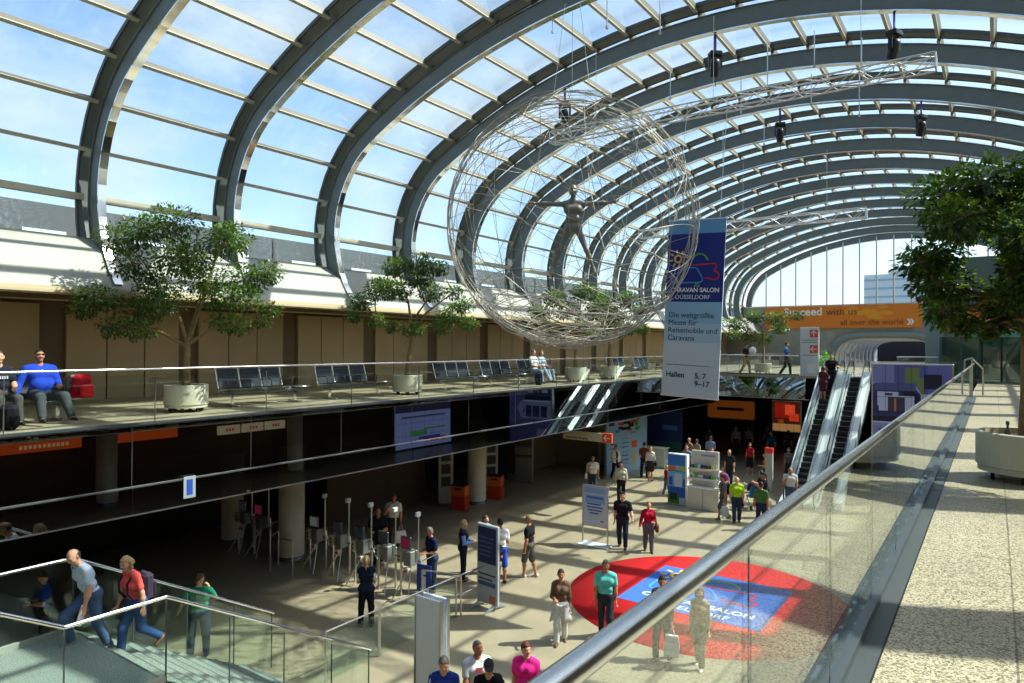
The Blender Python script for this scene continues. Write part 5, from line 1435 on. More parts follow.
    # hands: palm, four fingers of their own length, thumb from the side of the palm
    for (sx, wr, fdir, el) in hands:
        fwdv = fdir
        side = (Vector((0, 1, 0))-fwdv*fwdv.y)
        side = side.normalized() if side.length > .3 else Vector((0, 0, 1)) - fwdv*fwdv.z
        side = side.normalized()
        nrm = fwdv.cross(side)*(-sx)                     # back of the hand faces away from the body
        pin = -nrm
        pr = []
        k_ = .92 if fem else 1.
        for j, (o_, L_) in enumerate(((.030, .064), (.010, .074), (-.010, .069), (-.029, .054))):
            kn_ = wr+(fwdv*.085+side*o_)*k_
            pr.append((wr+side*o_*.45+fwdv*.006, kn_, .0155, .0135))
            cur = .30+.10*j
            m_ = kn_+(fwdv*math.cos(cur)+pin*math.sin(cur))*L_*.55*k_
            e_ = m_+(fwdv*math.cos(cur*2.6)+pin*math.sin(cur*2.6))*L_*.5*k_
            pr += [(kn_, m_, .0098, .0088), (m_, e_, .0088, .0072)]
        tb = wr+(side*.026+fwdv*.022)*k_
        t1 = tb+(side*.032+fwdv*.034+pin*.010)*k_; t2 = t1+(side*.008+fwdv*.030+pin*.012)*k_
        pr += [(tb, t1, .0145, .0105), (t1, t2, .0105, .008)]
        pr.append((wr-fwdv*.05, wr+fwdv*.01, .027*(.86 if fem else 1), .023))
        lo, hi = bounds(pr, .01)
        hh = .0062 if res < .022 else .0085
        v, f = surface(lambda P: field(P, tr(pr), .005), lo, hi, hh); parts.append((v, f, 0))
    T = Matrix.Translation((0, 0, base)) ; sc_ = s
    def fin(ps): return [((vv+np.array([0, 0, base]))*s, ff, mi) for (vv, ff, mi) in ps]
    if only:
        o = bpy.data.objects.new('standing_figure', np_mesh('standing_figure', fin(parts), mats)); COL.objects.link(o)
        return o
    rt_ = thing('person', label, 'person', (x, y, z), -math.radians(yaw_), group)
    def add(nm, ps, ms):
        o = bpy.data.objects.new(nm, np_mesh(nm, fin(ps), ms)); COL.objects.link(o); o.parent = rt_; return o
    add('body', parts, [SKIN_T if tan else SKIN])
    # eyes and mouth
    for sx in (-1, 1):
        c = HP((sx*.032, .084, .008)); MB().ball((c+Vector((0, 0, base)))*s, .0095*s, 8).build('eye', EYE, rt_)
    e = MB(); c1_, c2_ = HP((-.022, .088, -.062)), HP((.022, .088, -.062)); cm_ = HP((0, .095, -.062))
    e.tube([(q+Vector((0, 0, base)))*s for q in (c1_, cm_, c2_)], .0055*s, 6); e.build('mouth', LIP, rt_)
    # shirt
    up_ax = np.array(TV((0, 0, 1))); 
    def shirt(P, infl, sleeve, hem, sub=True):
        L = tr(torso); D = field(P, L, .035, infl)
        SL = []
        for sx in (-1, 1):
            sh, el, wr, r_ = arm[sx]
            if sleeve == 'short': SL.append((sh, sh.lerp(el, .62), .056*r_*wd, .052*r_*wd))
            elif sleeve == 'mid': SL += [(sh, el, .054*r_*wd, .045*r_*wd), (el, el.lerp(wr, .35), .044*r_, .042*r_)]
            elif sleeve == 'long': SL += [(sh, el, .054*r_*wd, .045*r_*wd), (el, el.lerp(wr, .35), .045*r_, .045*r_), (el.lerp(wr, .35), el.lerp(wr, .96), .044*r_, .032*r_)]
            else: SL.append((sh, sh.lerp(el, .08), .048*r_, .046*r_))
        Ds = field(P, tr(SL), .02, infl+.003)
        D = smin(D, Ds, .02)
        hgt = P @ up_ax
        D = np.maximum(D, hem-hgt)
        D = np.maximum(D, hgt-.545)
        ncut = seg_d(P, np.array(TV((0, .045, .565))), np.array(TV((0, .01, .64))), .062, .085)
        return np.maximum(D, -ncut)
    hem = -.10 if bot[0] != 'skirt' else -.02
    if len(top) > 2: hem = top[2]
    allp = torso+armp
    lo, hi = bounds(allp, .03)
    v, f = surface(lambda P: shirt(P, .012, top[1], hem), lo, hi, res*.85)
    add('shirt', [(v, f, 0)], [cloth(*top[0])])
    if layer:
        v, f = surface(lambda P: np.maximum(shirt(P, .024, layer[1], layer[2]), np.where((P @ np.array(TV((0, 1, 0)))) > .02, .05-np.abs(P[:, 0])-.0, -1) if layer[3] else -1e9*np.ones(len(P))), lo, hi, res*.85)
        add('jacket', [(v, f, 0)], [cloth(*layer[0])])
    # trousers, shorts or skirt
    kind, bc = bot[0], bot[1]
    LP = []
    for sx in (-1, 1):
        hip, kn, an, sd = J[sx][:4]
        if kind == 'trousers':
            LP += [(hip, kn, .084*wd+hp, .061*wd), (kn, kn.lerp(an, .95), .061*wd, .052)]
        elif kind == 'shorts': LP += [(hip, hip.lerp(kn, .98), .086*wd, .074*wd)]
        else: LP += [(hip, hip.lerp(kn, .82), .088*wd, .092*wd)]
    pel = [torso[0]]
    def legs_fn(P):
        D = field(P, tr(LP+pel), .035 if kind != 'skirt' else .09, .014)
        D = np.maximum(D, (P @ up_ax)-(.10 if hem > -.06 else .075))
        return D
    lo, hi = bounds(LP+pel, .03)
    v, f = surface(legs_fn, lo, hi, res*.9)
    add('trousers' if kind == 'trousers' else kind, [(v, f, 0)], [cloth(*bc)])
    # shoes
    for sx in (-1, 1):
        an, fd, dn = J[sx][2], J[sx][4], J[sx][5]
        sp = [(an+dn*.02-fd*.028, an+dn*.04-fd*.03, .042, .042), (an+dn*.040-fd*.03, an+dn*.050+fd*.045, .040, .038), (an+dn*.050+fd*.045, an+dn*.052+fd*.135, .039, .030)]
        dnn = np.array(dn); a0 = np.array(an)
        lo, hi = bounds(sp, .012)
        v, f = surface(lambda P: np.maximum(np.maximum(field(P, tr(sp), .02), (P-a0) @ dnn-.075), -((P-a0) @ dnn)-.012), lo, hi, .011 if res < .022 else .016)
        add('shoe', [(v, f, 0)], [SHOE[shoe]])
    # hair or cap
    st_, hcx = hair
    if st_ != 'bald':
        def hairfn(P):
            q = (P-hcn) @ Ri.T
            d = (np.sqrt(((q/np.array([.083, .103, .121], np.float32))**2).sum(1))-1)*.092
            d = d + .0045*np.sin(q[:, 0]*95+q[:, 2]*40)*np.sin(q[:, 1]*80-q[:, 2]*60) + (.004 if st_ == 'crop' else -.002)
            if st_ == 'fringe':
                d = np.maximum(d, q[:, 2]-.035); d = np.maximum(d, q[:, 1]-.005); d = np.maximum(d, -.05-q[:, 2])
            elif st_ == 'cap':
                d = np.maximum(d-.004, .030-q[:, 2]+.0*q[:, 1])
                br_ = seg_d(q*np.array([.62, 1, 2.6], np.float32), (0, .09, .092), (0, .135, .078), .045, .04)
                d = smin(d, br_*.5, .006)
            else:
                front = q[:, 1]-(.055 if st_ != 'crop' else .040)-np.clip((q[:, 2]-.045)*1.6, -.12, .2)
                lowb = {'short': -.055, 'crop': -.04, 'bob': -.13, 'long': -.12, 'pony': -.05, 'bun': -.05}[st_]
                d = np.maximum(d, np.minimum(front, 1)*.8)
                d = np.maximum(d, lowb-q[:, 2])
                d = np.maximum(d, np.where(q[:, 2] < .02, q[:, 1]-.01, -1))
                if st_ == 'bob':
                    b_ = np.minimum(seg_d(q, (-.072, -.02, .03), (-.075, -.02, -.10), .03, .026), seg_d(q, (.072, -.02, .03), (.075, -.02, -.10), .03, .026))
                    b_ = np.minimum(b_, seg_d(q, (-.04, -.07, -.02), (.04, -.07, -.09), .05, .04)); d = smin(d, b_, .03)
                if st_ == 'long':
                    b_ = np.minimum(seg_d(q, (-.07, -.03, .03), (-.072, -.03, -.2), .032, .02), seg_d(q, (.07, -.03, .03), (.072, -.03, -.2), .032, .02))
                    b_ = np.minimum(b_, seg_d(q, (0, -.075, 0), (0, -.085, -.22), .055, .035)); d = smin(d, b_, .04)
                if st_ == 'pony':
                    b_ = np.minimum(seg_d(q, (0, -.10, .055), (0, -.135, .02), .022, .034), seg_d(q, (0, -.135, .02), (0, -.12, -.20), .034, .014)); d = smin(d, b_, .015)
                if st_ == 'bun': d = smin(d, seg_d(q, (0, -.1, .06), (0, -.115, .06), .04, .04), .015)
            return d
        lo = hcn-np.array([.15, .22, .30]) if st_ in ('long', 'pony', 'bob') else hcn-np.array([.12, .14, .15]); hi = hcn+np.array([.13, .2, .16])
        v, f = surface(hairfn, lo, hi, .0115 if res < .022 else .016)
        if len(f): add('cap' if st_ == 'cap' else 'hair', [(v, f, 0)], [cloth(60, 60, 62) if st_ == 'cap' else HAIRC[hcx]])
    if extra: extra(rt_, lambda p: (Vector(p)+Vector((0, 0, base)))*s, arm, J, TV)
    rt_['_wr'] = [list((arm[sx][2]+Vector((0, 0, base)))*s) for sx in (-1, 1)]
    rt_['_sh'] = [list((arm[sx][0]+Vector((0, 0, base)))*s) for sx in (-1, 1)]
    return rt_
def wpos(p, loc): return p.matrix_basis @ Vector(loc)
# ------------------------------------------------------------------ things people carry
M_bagw = cm(226, 226, 222, .6); M_nav = cloth(34, 38, 54)
def backpack(p, label, c=(48, 44, 60), s=1., dz=0.):
    """Worn backpack with straps, hung behind the shoulders."""
    sh = [Vector(q) for q in p['_sh']]; m = (sh[0]+sh[1])/2
    loc = wpos(p, m+Vector((0, -.20, -.20+dz)))
    t = thing('backpack', label, 'backpack', loc, p.rotation_euler.z)
    B = MB(); B.box((0, -.02, 0), (.30*s, .17*s, .44*s), bev=.05*s); B.build('pack_body', cloth(*c), t)
    MB().box((0, -.125*s, -.06*s), (.23*s, .07*s, .24*s), bev=.025*s).build('front_pocket', cloth(*[max(0, q-12) for q in c]), t)
    for sx in (-1, 1):
        MB().tube([(sx*.09, .06, .18*s), (sx*.11, .15, .255), (sx*.115, .26, .25), (sx*.115, .33, .13), (sx*.12, .32, -.02), (sx*.135, .22, -.14), (sx*.12, .05, -.17)], .017, 6).build('strap', cloth(*[max(0, q-18) for q in c]), t)
    MB().tube([(-.04, .03, .22*s), (0, .03, .26*s), (.04, .03, .22*s)], .008, 5).build('grab_loop', M_rubber, t)
    return t
def carrier(p, side, label, c=(226, 226, 222), w_=.34, h=.38):
    """Carrier bag hanging from one hand."""
    wr = Vector(p['_wr'][side]); loc = wpos(p, wr+Vector((0, .03, -.12)))
    t = thing('carrier_bag', label, 'bag', loc, p.rotation_euler.z+.3)
    b = MB(); vs = []
    for (z, k, dd) in ((-.16, .86, .05), (-.20-h*.5, 1.05, .09), (-.16-h, .95, .07)):
        for (a, q) in ((-1, -1), (1, -1), (1, 1), (-1, 1)): vs.append((a*w_/2*k, q*dd, z))
    fs = [(0, 1, 2, 3)[::1], (11, 10, 9, 8)]
    for l in (0, 4):
        for i in range(4): fs.append((l+i, l+4+i, l+4+(i+1) % 4, l+(i+1) % 4))
    b.add(vs, fs); b.build('bag_body', mat('bag_%d_%d_%d' % c, srgb(*c), .55, 0, .06, 8), t)
    for q in (-.03, .03): MB().tube([(-.07, q, -.17), (-.03, q*.4, -.02), (.03, q*.4, -.02), (.07, q, -.17)], .006, 5).build('handle', M_bagw, t)
    return t
def shoulder_bag(p, side, label, c, s=1.):
    sh = Vector(p['_sh'][side]); sx = -1 if side == 0 else 1
    loc = wpos(p, sh+Vector((sx*.07, .02, -.50)))
    t = thing('shoulder_bag', label, 'bag', loc, p.rotation_euler.z)
    MB().box((sx*.03, 0, 0), (.12*s, .32*s, .26*s), bev=.035).build('bag_body', cloth(*c), t)
    MB().tube([(sx*.02, .13, .10), (sx*-.02, .10, .40), (sx*-.05, .0, .565), (sx*-.02, -.10, .40), (sx*.02, -.13, .10)], .012, 6).build('strap', cloth(*[max(0, q-14) for q in c]), t)
    return t
# ------------------------------------------------------------------ everybody in the hall
P = person
# figure inside the wire globe (part of the sculpture)
f_ = P('', 0, 0, 0, 0, H=1.75, arms=('wide', 'wide'), legs=('spread', 'spread'), only=True, mats=[mat('figure_wire', srgb(120, 116, 108), .5, .5)])
f_.parent = GLOBE; f_.scale = (1.25,)*3; f_.location = (.1, -.1, -1.25); f_.rotation_euler.z = math.radians(-150)
# couple on the stair landing
a = P('balding man in white shirt and jeans stepping onto the stair landing', -11.45, 4.92, 1.833, 178, 1.74, top=((196, 208, 226), 'short'), bot=('trousers', (74, 96, 128)), shoe='s', hair=('fringe', 'dk'), arms=('fwd', 'down'), legs=('st2', 'up2'), lean=.36, nod=.45, turn=.25, res=.015)
t = thing('folded_brochure', 'white folded brochure in the hand of the balding man on the landing', 'paper', wpos(a, Vector(a['_wr'][0])+Vector((0, .05, -.09))), a.rotation_euler.z+.5)
MB().box((0, 0, -.04), (.03, .11, .30), 0, Matrix.Rotation(.5, 3, 'X'), .008).build('paper_fold', M_bagw, t); MB().box((.019, 0, -.04), (.004, .04, .16), 0, Matrix.Rotation(.5, 3, 'X')).build('print', C_navy, t)
t = thing('camera_strap', 'dark strap across the back of the balding man on the landing', 'strap', wpos(a, (0, 0, 0)), a.rotation_euler.z)
sa, sb = Vector(a['_sh'][1])+Vector((-.08, .0, .065)), Vector(a['_sh'][0])+Vector((.03, -.14, -.30))
MB().tube([sa+Vector((0, .10, -.06)), sa, sa.lerp(sb, .3)+Vector((0, -.10, .05)), sa.lerp(sb, .65)+Vector((0, -.09, .0)), sb], .013, 6).build('strap_band', M_nav, t)
a = P('woman in coral top and jeans climbing the last steps with a backpack', -11.15, 5.45, 1.667, 176, 1.66, True, ((232, 92, 84), 'short'), ('trousers', (54, 84, 130)), 'n', ('bob', 'bl'), ('down', 'fwd'), ('kick', 'sf'), lean=.22, nod=.2, turn=.25, res=.015)
backpack(a, 'dark purple backpack on the woman in the coral top', (58, 52, 66), 1., -.02)
P('man in green polo with a hand at his face beyond the stair', -13.72, 8.0, 0, -48, 1.76, top=((36, 124, 92), 'short'), bot=('trousers', (44, 62, 86)), hair=('short', 'br'), arms=('beside', 'face'), legs=('sa', 'sa'), turn=-.75, nod=.1, wd=1.15, res=.016)
P('man in blue shirt reading in the dark beyond the stair landing', -16.6, 6.2, 0, -155, 1.72, top=((34, 66, 150), 'short'), bot=('trousers', (60, 62, 56)), hair=('short', 'dk'), arms=('hold', 'hold'), nod=.35, res=.02)
def tee_print(rt_, F, arm, J, TV):
    b = MB()
    for (x, z, w_, h, mi) in ((0, .36, .12, .10, 0), (-.02, .24, .15, .09, 1), (.03, .30, .10, .04, 1)):
        c = F(TV((x, .128, z))); b.box(c, (w_, .006, h), mi)
    b.build('shirt_print', [cm(196, 90, 100), cm(150, 150, 156)], rt_)
# foreground four at the picture bottom
a = P('woman in bright pink top at the bottom of the picture', -6.42, 9.54, 0, 158, 1.67, True, ((236, 46, 140), 'short'), ('trousers', (50, 52, 62)), 'b', ('short', 'rd'), ('fwd', 'down'), ('sf', 'sb'), turn=.7, wd=1.12, res=.014)
a = P('man in white printed t-shirt looking up left of the man in the cap', -7.0, 8.95, 0, 127, 1.76, top=((226, 226, 222), 'short'), bot=('trousers', (70, 72, 76)), hair=('crop', 'gr'), arms=('down', 'fwd'), legs=('sb', 'sf'), turn=.3, nod=-.15, res=.014, tan=True, extra=lambda *q: tee_print(*q))
a = P('man in patterned grey cap and black t-shirt with a backpack', -6.45, 8.55, 0, 159, 1.75, top=((26, 26, 28), 'short'), bot=('trousers', (50, 52, 60)), hair=('cap', 'dk'), arms=('down', 'down'), legs=('sf', 'sb'), turn=.35, nod=.2, res=.014)
backpack(a, 'black backpack on the man in the grey cap', (26, 26, 28))
a = P('grey haired man in royal blue shirt beside the pale double pylon', -7.12, 8.25, 0, 147, 1.73, top=((34, 58, 140), 'short'), bot=('trousers', (56, 58, 66)), hair=('short', 'gr'), arms=('down', 'down'), legs=('sb', 'sf'), turn=.15, nod=.4, res=.014)
shoulder_bag(a, 1, 'white shoulder strap bag of the man in royal blue', (214, 214, 214), .8)
# walking on and around the carpet
a = P('woman in brown top with a pale jacket tied round her waist', -7.86, 13.05, 0, 151, 1.67, True, ((104, 84, 66), 'mid'), ('trousers', (206, 206, 208)), 'n', ('short', 'dk'), ('down', 'hold'), ('sk', 'sh'), turn=.1, res=.014, tan=True)
t = thing('tied_jacket', 'pale jacket tied round the waist of the woman in brown', 'jacket', wpos(a, (0, 0, .82)), a.rotation_euler.z)
b = MB(); n = 20
for (z, r_, fl) in ((.10, .150, 0), (.0, .185, 0), (-.16, .205, .02), (-.30, .215, .04)):
    for i in range(n):
        th_ = PI*.62+PI*1.76*i/(n-1)
        b.v.append(((r_+fl*math.sin(5*th_))*math.cos(th_), .86*(r_+fl*math.sin(5*th_))*math.sin(th_)-.01, z-.05*math.cos(3*th_)))
for l in range(3):
    for i in range(n-1): b.f.append([l*n+i, l*n+i+1, (l+1)*n+i+1, (l+1)*n+i]); b.m.append(0); b.sm.append(True)
o = b.build('jacket_cloth', cloth(206, 206, 204), t); o.modifiers.new('thick', 'SOLIDIFY').thickness = .012
MB().tube([(-.12, .12, .08), (0, .165, .06), (.12, .12, .08)], .024, 8).box((0, .17, .055), (.07, .05, .06), bev=.015).build('tied_sleeves', cloth(206, 206, 204), t)
P('grey haired man in turquoise polo walking off the red carpet', -7.2, 13.92, 0, 153, 1.78, top=((96, 190, 184), 'short'), bot=('trousers', (46, 50, 60)), hair=('short', 'gr'), arms=('down', 'down'), legs=('sh', 'sk'), res=.014, tan=True)
a = P('dark haired man behind the near rail on the carpet edge', -5.72, 13.65, 0, 182, 1.78, top=((110, 112, 116), 'short'), bot=('trousers', (92, 92, 90)), hair=('short', 'dk'), arms=('down', 'fwd'), legs=('sk', 'sh'), turn=.5, res=.016, tan=True)
carrier(a, 0, 'white carrier bag held by the man behind the near rail', (222, 226, 230), .30, .42)
P('fair haired woman in sand top seen through the near glass', -4.95, 13.75, 0, 180, 1.68, True, ((180, 150, 110), 'none'), ('trousers', (150, 140, 112)), 'w', ('bob', 'lg'), ('down', 'down'), ('sh', 'sk'), turn=.2, res=.016)
P('man in black t-shirt walking right of the blue notice frame', -9.95, 20.4, 0, 160, 1.86, top=((28, 28, 30), 'short'), bot=('trousers', (36, 42, 58)), hair=('short', 'dk'), arms=('out', 'down'), legs=('sh', 'sk'), wd=1.08, res=.016)
a = P('woman in crimson jacket walking beside the man in black', -9.08, 20.5, 0, 150, 1.64, True, ((168, 28, 50), 'long'), ('trousers', (96, 98, 104)), 'b', ('crop', 'lg'), ('hold', 'out'), ('sh', 'sk'), wd=1.08, res=.016)
shoulder_bag(a, 0, 'taupe shoulder bag of the woman in crimson', (110, 78, 66))
# standing group around the dark totem
def vest(c):
    return ((c), 'none', -.03, False)
P('blonde ponytailed attendant in navy vest seen from behind at the readers', -12.03, 11.15, 0, -41, 1.66, True, ((206, 206, 202), 'short'), ('trousers', (26, 28, 40)), 'b', ('pony', 'bl'), ('hold', 'hold'), ('sa', 'sa'), layer=((30, 34, 52), 'none', -.06, False), res=.015)
P('blonde attendant in blue shirt and navy vest facing the group', -12.22, 14.95, 0, 46, 1.70, True, ((124, 158, 206), 'long'), ('trousers', (30, 32, 44)), 'b', ('bob', 'bl'), ('hold', 'hold'), ('st', 'sa'), layer=((34, 38, 58), 'none', -.05, False), turn=-.1, res=.016)
P('brown haired attendant in light blue shirt behind the totem', -12.05, 15.75, 0, 113, 1.70, True, ((110, 146, 198), 'short'), ('trousers', (30, 32, 40)), 'b', ('long', 'br'), ('hold', 'hold'), ('sa', 'st'), turn=.2, res=.016)
P('man in white t-shirt and blue shorts seen from behind', -11.22, 15.35, 0, -51, 1.80, top=((226, 226, 224), 'short'), bot=('shorts', (44, 82, 190)), shoe='b', hair=('short', 'dk'), arms=('down', 'hold'), legs=('st', 'sa'), res=.016, tan=True)
P('shaven headed man in black polo and grey shorts', -10.85, 16.25, 0, -99, 1.78, top=((28, 28, 32), 'short'), bot=('shorts', (86, 84, 78)), shoe='w', hair=('crop', 'lg'), arms=('down', 'down'), legs=('sh', 'sk'), res=.016, tan=True)
P('woman in black top and beige trousers half behind the dark totem', -10.72, 14.45, 0, -62, 1.62, True, ((30, 30, 34), 'short'), ('trousers', (178, 166, 140)), 'b', ('bun', 'rd'), ('hold', 'hold'), ('st', 'st'), nod=.3, res=.016)
P('man in navy polo bending over the magenta screen reader', -12.30, 13.75, 0, -157, 1.76, top=((26, 32, 66), 'short'), bot=('trousers', (52, 66, 90)), hair=('crop', 'gr'), arms=('hold', 'hold'), legs=('st', 'sa'), nod=.35, lean=.08, wd=1.1, res=.016, tan=True)
P('balding man in black shirt standing behind the ticket readers', -15.0, 14.35, 0, 139, 1.76, top=((24, 24, 28), 'short'), bot=('trousers', (26, 28, 34)), hair=('fringe', 'rd'), arms=('hold', 'hold'), legs=('st', 'st'), nod=.2, wd=1.12, res=.018, tan=True)
a = P('man in white t-shirt scratching his face behind the readers', -15.9, 15.9, 0, 137, 1.80, top=((206, 202, 192), 'short'), bot=('trousers', (48, 46, 44)), hair=('short', 'rd'), arms=('down', 'face'), legs=('st', 'sa'), nod=.3, res=.018, tan=True)
carrier(a, 0, 'white carrier bag of the man scratching his face', (206, 204, 200))
# middle distance
a = P('man in white shirt with a bag on his shoulder, leftmost walker', -14.45, 26.65, 0, 150, 1.78, top=((206, 204, 194), 'short'), bot=('trousers', (52, 60, 74)), hair=('crop', 'gr'), arms=('back', 'strap'), legs=('sh', 'sk'), wd=1.08, res=.02, tan=True)
shoulder_bag(a, 1, 'pale shoulder bag of the leftmost walker in white', (206, 202, 190))
a = P('man in loose beige shirt and black trousers near the map board', -12.85, 26.2, 0, 154, 1.76, top=((182, 178, 158), 'mid', -.16), bot=('trousers', (28, 28, 32)), hair=('short', 'dk'), arms=('down', 'down'), legs=('sk', 'sh'), res=.02)
P('person in open pale shirt walking in front of the map board', -15.35, 30.7, 0, 123, 1.72, top=((36, 36, 40), 'short'), bot=('trousers', (34, 36, 46)), hair=('short', 'dk'), arms=('down', 'hold'), legs=('sf', 'sb'), layer=((206, 200, 184), 'mid', -.10, True), res=.02)
P('man in burgundy t-shirt reading the map board', -14.35, 31.85, 0, -9, 1.80, top=((128, 66, 70), 'short'), bot=('trousers', (34, 38, 50)), hair=('short', 'dk'), arms=('hold', 'hold'), legs=('sa', 'sa'), res=.02)
a = P('blonde woman in white top and dark skirt at the map board', -13.80, 31.35, 0, -19, 1.70, True, ((214, 212, 206), 'mid'), ('skirt', (46, 44, 48)), 'n', ('long', 'bl'), ('down', 'down'), ('st', 'st'), res=.02)
shoulder_bag(a, 1, 'black handbag of the blonde woman at the map board', (22, 22, 26), .8)
P('fair child in red shirt standing left of the blue totem', -11.82, 28.6, 0, 48, 1.38, top=((150, 34, 44), 'long'), bot=('trousers', (84, 96, 120)), shoe='w', hair=('short', 'bl'), arms=('hold', 'down'), legs=('sk', 'sh'), res=.02)
P('small child behind the child in red at the blue totem', -11.75, 29.6, 0, 138, 1.28, top=((150, 150, 150), 'short'), bot=('trousers', (60, 66, 80)), hair=('short', 'br'), res=.024)
P('bald man in lime green t-shirt and jeans', -7.9, 25.85, 0, 158, 1.74, top=((160, 200, 40), 'short'), bot=('trousers', (48, 56, 78)), shoe='n', hair=('bald', 'br'), arms=('down', 'down'), legs=('sk', 'sh'), wd=1.06, res=.019)
a = P('bearded man in grey shirt with black backpack right of the brochure rack', -8.5, 26.1, 0, -128, 1.74, top=((104, 106, 108), 'short'), bot=('shorts', (74, 76, 80)), shoe='g', hair=('short', 'dk'), arms=('down', 'down'), legs=('sf', 'sb'), res=.019, tan=True)
backpack(a, 'black backpack on the bearded man in grey', (24, 24, 26), .9); carrier(a, 0, 'white carrier bag held by the bearded man in grey', (210, 214, 220), .38, .36)
a = P('man in dark green t-shirt seen from behind beside the near rail', -6.86, 25.3, 0, -11, 1.76, top=((70, 110, 60), 'short'), bot=('trousers', (36, 42, 66)), hair=('short', 'dk'), arms=('down', 'down'), legs=('sk', 'sh'), res=.019, tan=True)
a = P('man in black t-shirt lifting a camera at the escalator foot', -7.25, 27.2, 0, -110, 1.76, top=((26, 26, 32), 'short'), bot=('trousers', (150, 142, 124)), hair=('short', 'dk'), arms=('phone', 'phone'), legs=('sa', 'st'), res=.02, tan=True)
cl = MB().box((0, 0, 0), (.14, .07, .09), bev=.012).build('hand_camera', M_black, loc=wpos(a, (Vector(a['_wr'][0])+Vector(a['_wr'][1]))/2+Vector((0, .09, .04))), rz=a.rotation_euler.z)
tag(cl, 'small black camera lifted by the man at the escalator foot', 'camera'); o = MB().tube([(0, .03, 0), (0, .075, 0)], .03, 12).build('lens', M_dsteel, cl)
a = P('bald man in white t-shirt just off the left escalator', -6.72, 29.0, 0, 165, 1.78, top=((196, 196, 190), 'short'), bot=('trousers', (66, 82, 108)), hair=('bald', 'gr'), arms=('down', 'strap'), legs=('sk', 'sh'), wd=1.08, res=.02, tan=True)
P('woman in red sleeveless top and dark shorts in the dim hall', -10.3, 35.9, 0, 182, 1.68, True, ((196, 28, 40), 'none'), ('shorts', (34, 32, 38)), 'w', ('bun', 'br'), ('down', 'down'), ('sk', 'sh'), res=.021)
P('person in orange shirt half behind the red topped pillar', -8.75, 33.0, 0, 250, 1.66, top=((206, 108, 44), 'short'), bot=('trousers', (70, 66, 64)), hair=('short', 'br'), arms=('hold', 'down'), res=.024)
a = P('grey haired person with a white bag right of the red topped pillar', -8.15, 34.9, 0, 190, 1.74, top=((110, 106, 98), 'short'), bot=('trousers', (62, 64, 72)), hair=('short', 'gr'), arms=('down', 'down'), legs=('sk', 'sh'), res=.024)
carrier(a, 0, 'pale carrier bag of the grey haired person by the red topped pillar', (196, 200, 206))
P('man in light blue shirt seen from behind entering the dark hall', -12.45, 36.1, 0, -5, 1.84, top=((128, 150, 178), 'short'), bot=('trousers', (44, 46, 54)), hair=('short', 'br'), arms=('hold', 'hold'), legs=('sh', 'sk'), res=.022)
P('woman in tan dress top walking away, left of a pair', -13.45, 35.6, 0, 8, 1.70, True, ((150, 128, 104), 'short'), ('shorts', (120, 104, 86)), 'n', ('bun', 'bl'), ('down', 'down'), ('sk', 'sh'), res=.022)
P('woman in tan dress top walking away, right of a pair', -12.95, 35.4, 0, 4, 1.70, True, ((160, 140, 116), 'short'), ('shorts', (128, 110, 90)), 'n', ('bun', 'br'), ('down', 'down'), ('sh', 'sk'), res=.022)
P('man in blue-grey shirt above the blue totem', -12.35, 32.4, 0, 175, 1.78, top=((110, 126, 150), 'short'), bot=('trousers', (70, 70, 76)), hair=('crop', 'gr'), arms=('down', 'down'), legs=('sh', 'sk'), res=.022)
P('man in dark shirt passing behind the brochure rack, on its left', -11.15, 32.6, 0, 180, 1.74, top=((60, 58, 60), 'short'), bot=('trousers', (50, 50, 58)), hair=('crop', 'rd'), res=.024)
P('man in dark shirt passing behind the brochure rack, on its right', -10.25, 32.4, 0, 185, 1.74, top=((44, 44, 50), 'short'), bot=('trousers', (40, 42, 50)), hair=('fringe', 'gr'), res=.024)
a = P('woman in purple top stooping right of the brochure rack', -9.2, 28.4, 0, 190, 1.62, True, ((140, 74, 150), 'short'), ('trousers', (60, 60, 74)), 'b', ('bob', 'dk'), ('hold', 'hold'), lean=.25, nod=.3, res=.022)
backpack(a, 'rose coloured backpack on the woman in purple', (150, 60, 90), .8)
P('dark haired woman bending over the stroller', -7.55, 28.4, 0, 300, 1.66, True, ((40, 42, 50), 'short'), ('trousers', (44, 48, 60)), 'b', ('bob', 'dk'), ('reach', 'reach'), lean=.3, nod=.3, res=.022)
for k, (x, y, c, hd, H_) in enumerate(((-12.9, 42.0, (140, 134, 124), 170, 1.76), (-12.3, 42.6, (120, 120, 116), 5, 1.74), (-10.5, 40.8, (40, 84, 116), 185, 1.76), (-9.9, 42.2, (70, 66, 62), 20, 1.74), (-14.2, 41.0, (84, 70, 60), 10, 1.72), (-11.6, 44.2, (96, 90, 84), 178, 1.75))):
    P(['dim figure in pale shirt deep under the bridge, left of a pair', 'dim figure in grey shirt deep under the bridge, right of a pair', 'dim figure in blue shirt below the glowing screen', 'dim figure in dark clothes below the glowing screen', 'dim figure in brown below the orange shop front', 'dim figure in taupe deep under the bridge'][k], x, y, 0, hd, H_, top=(c, 'short'), bot=('trousers', (50, 50, 56)), hair=('short', 'br'), legs=('sk', 'sh'), res=.027)
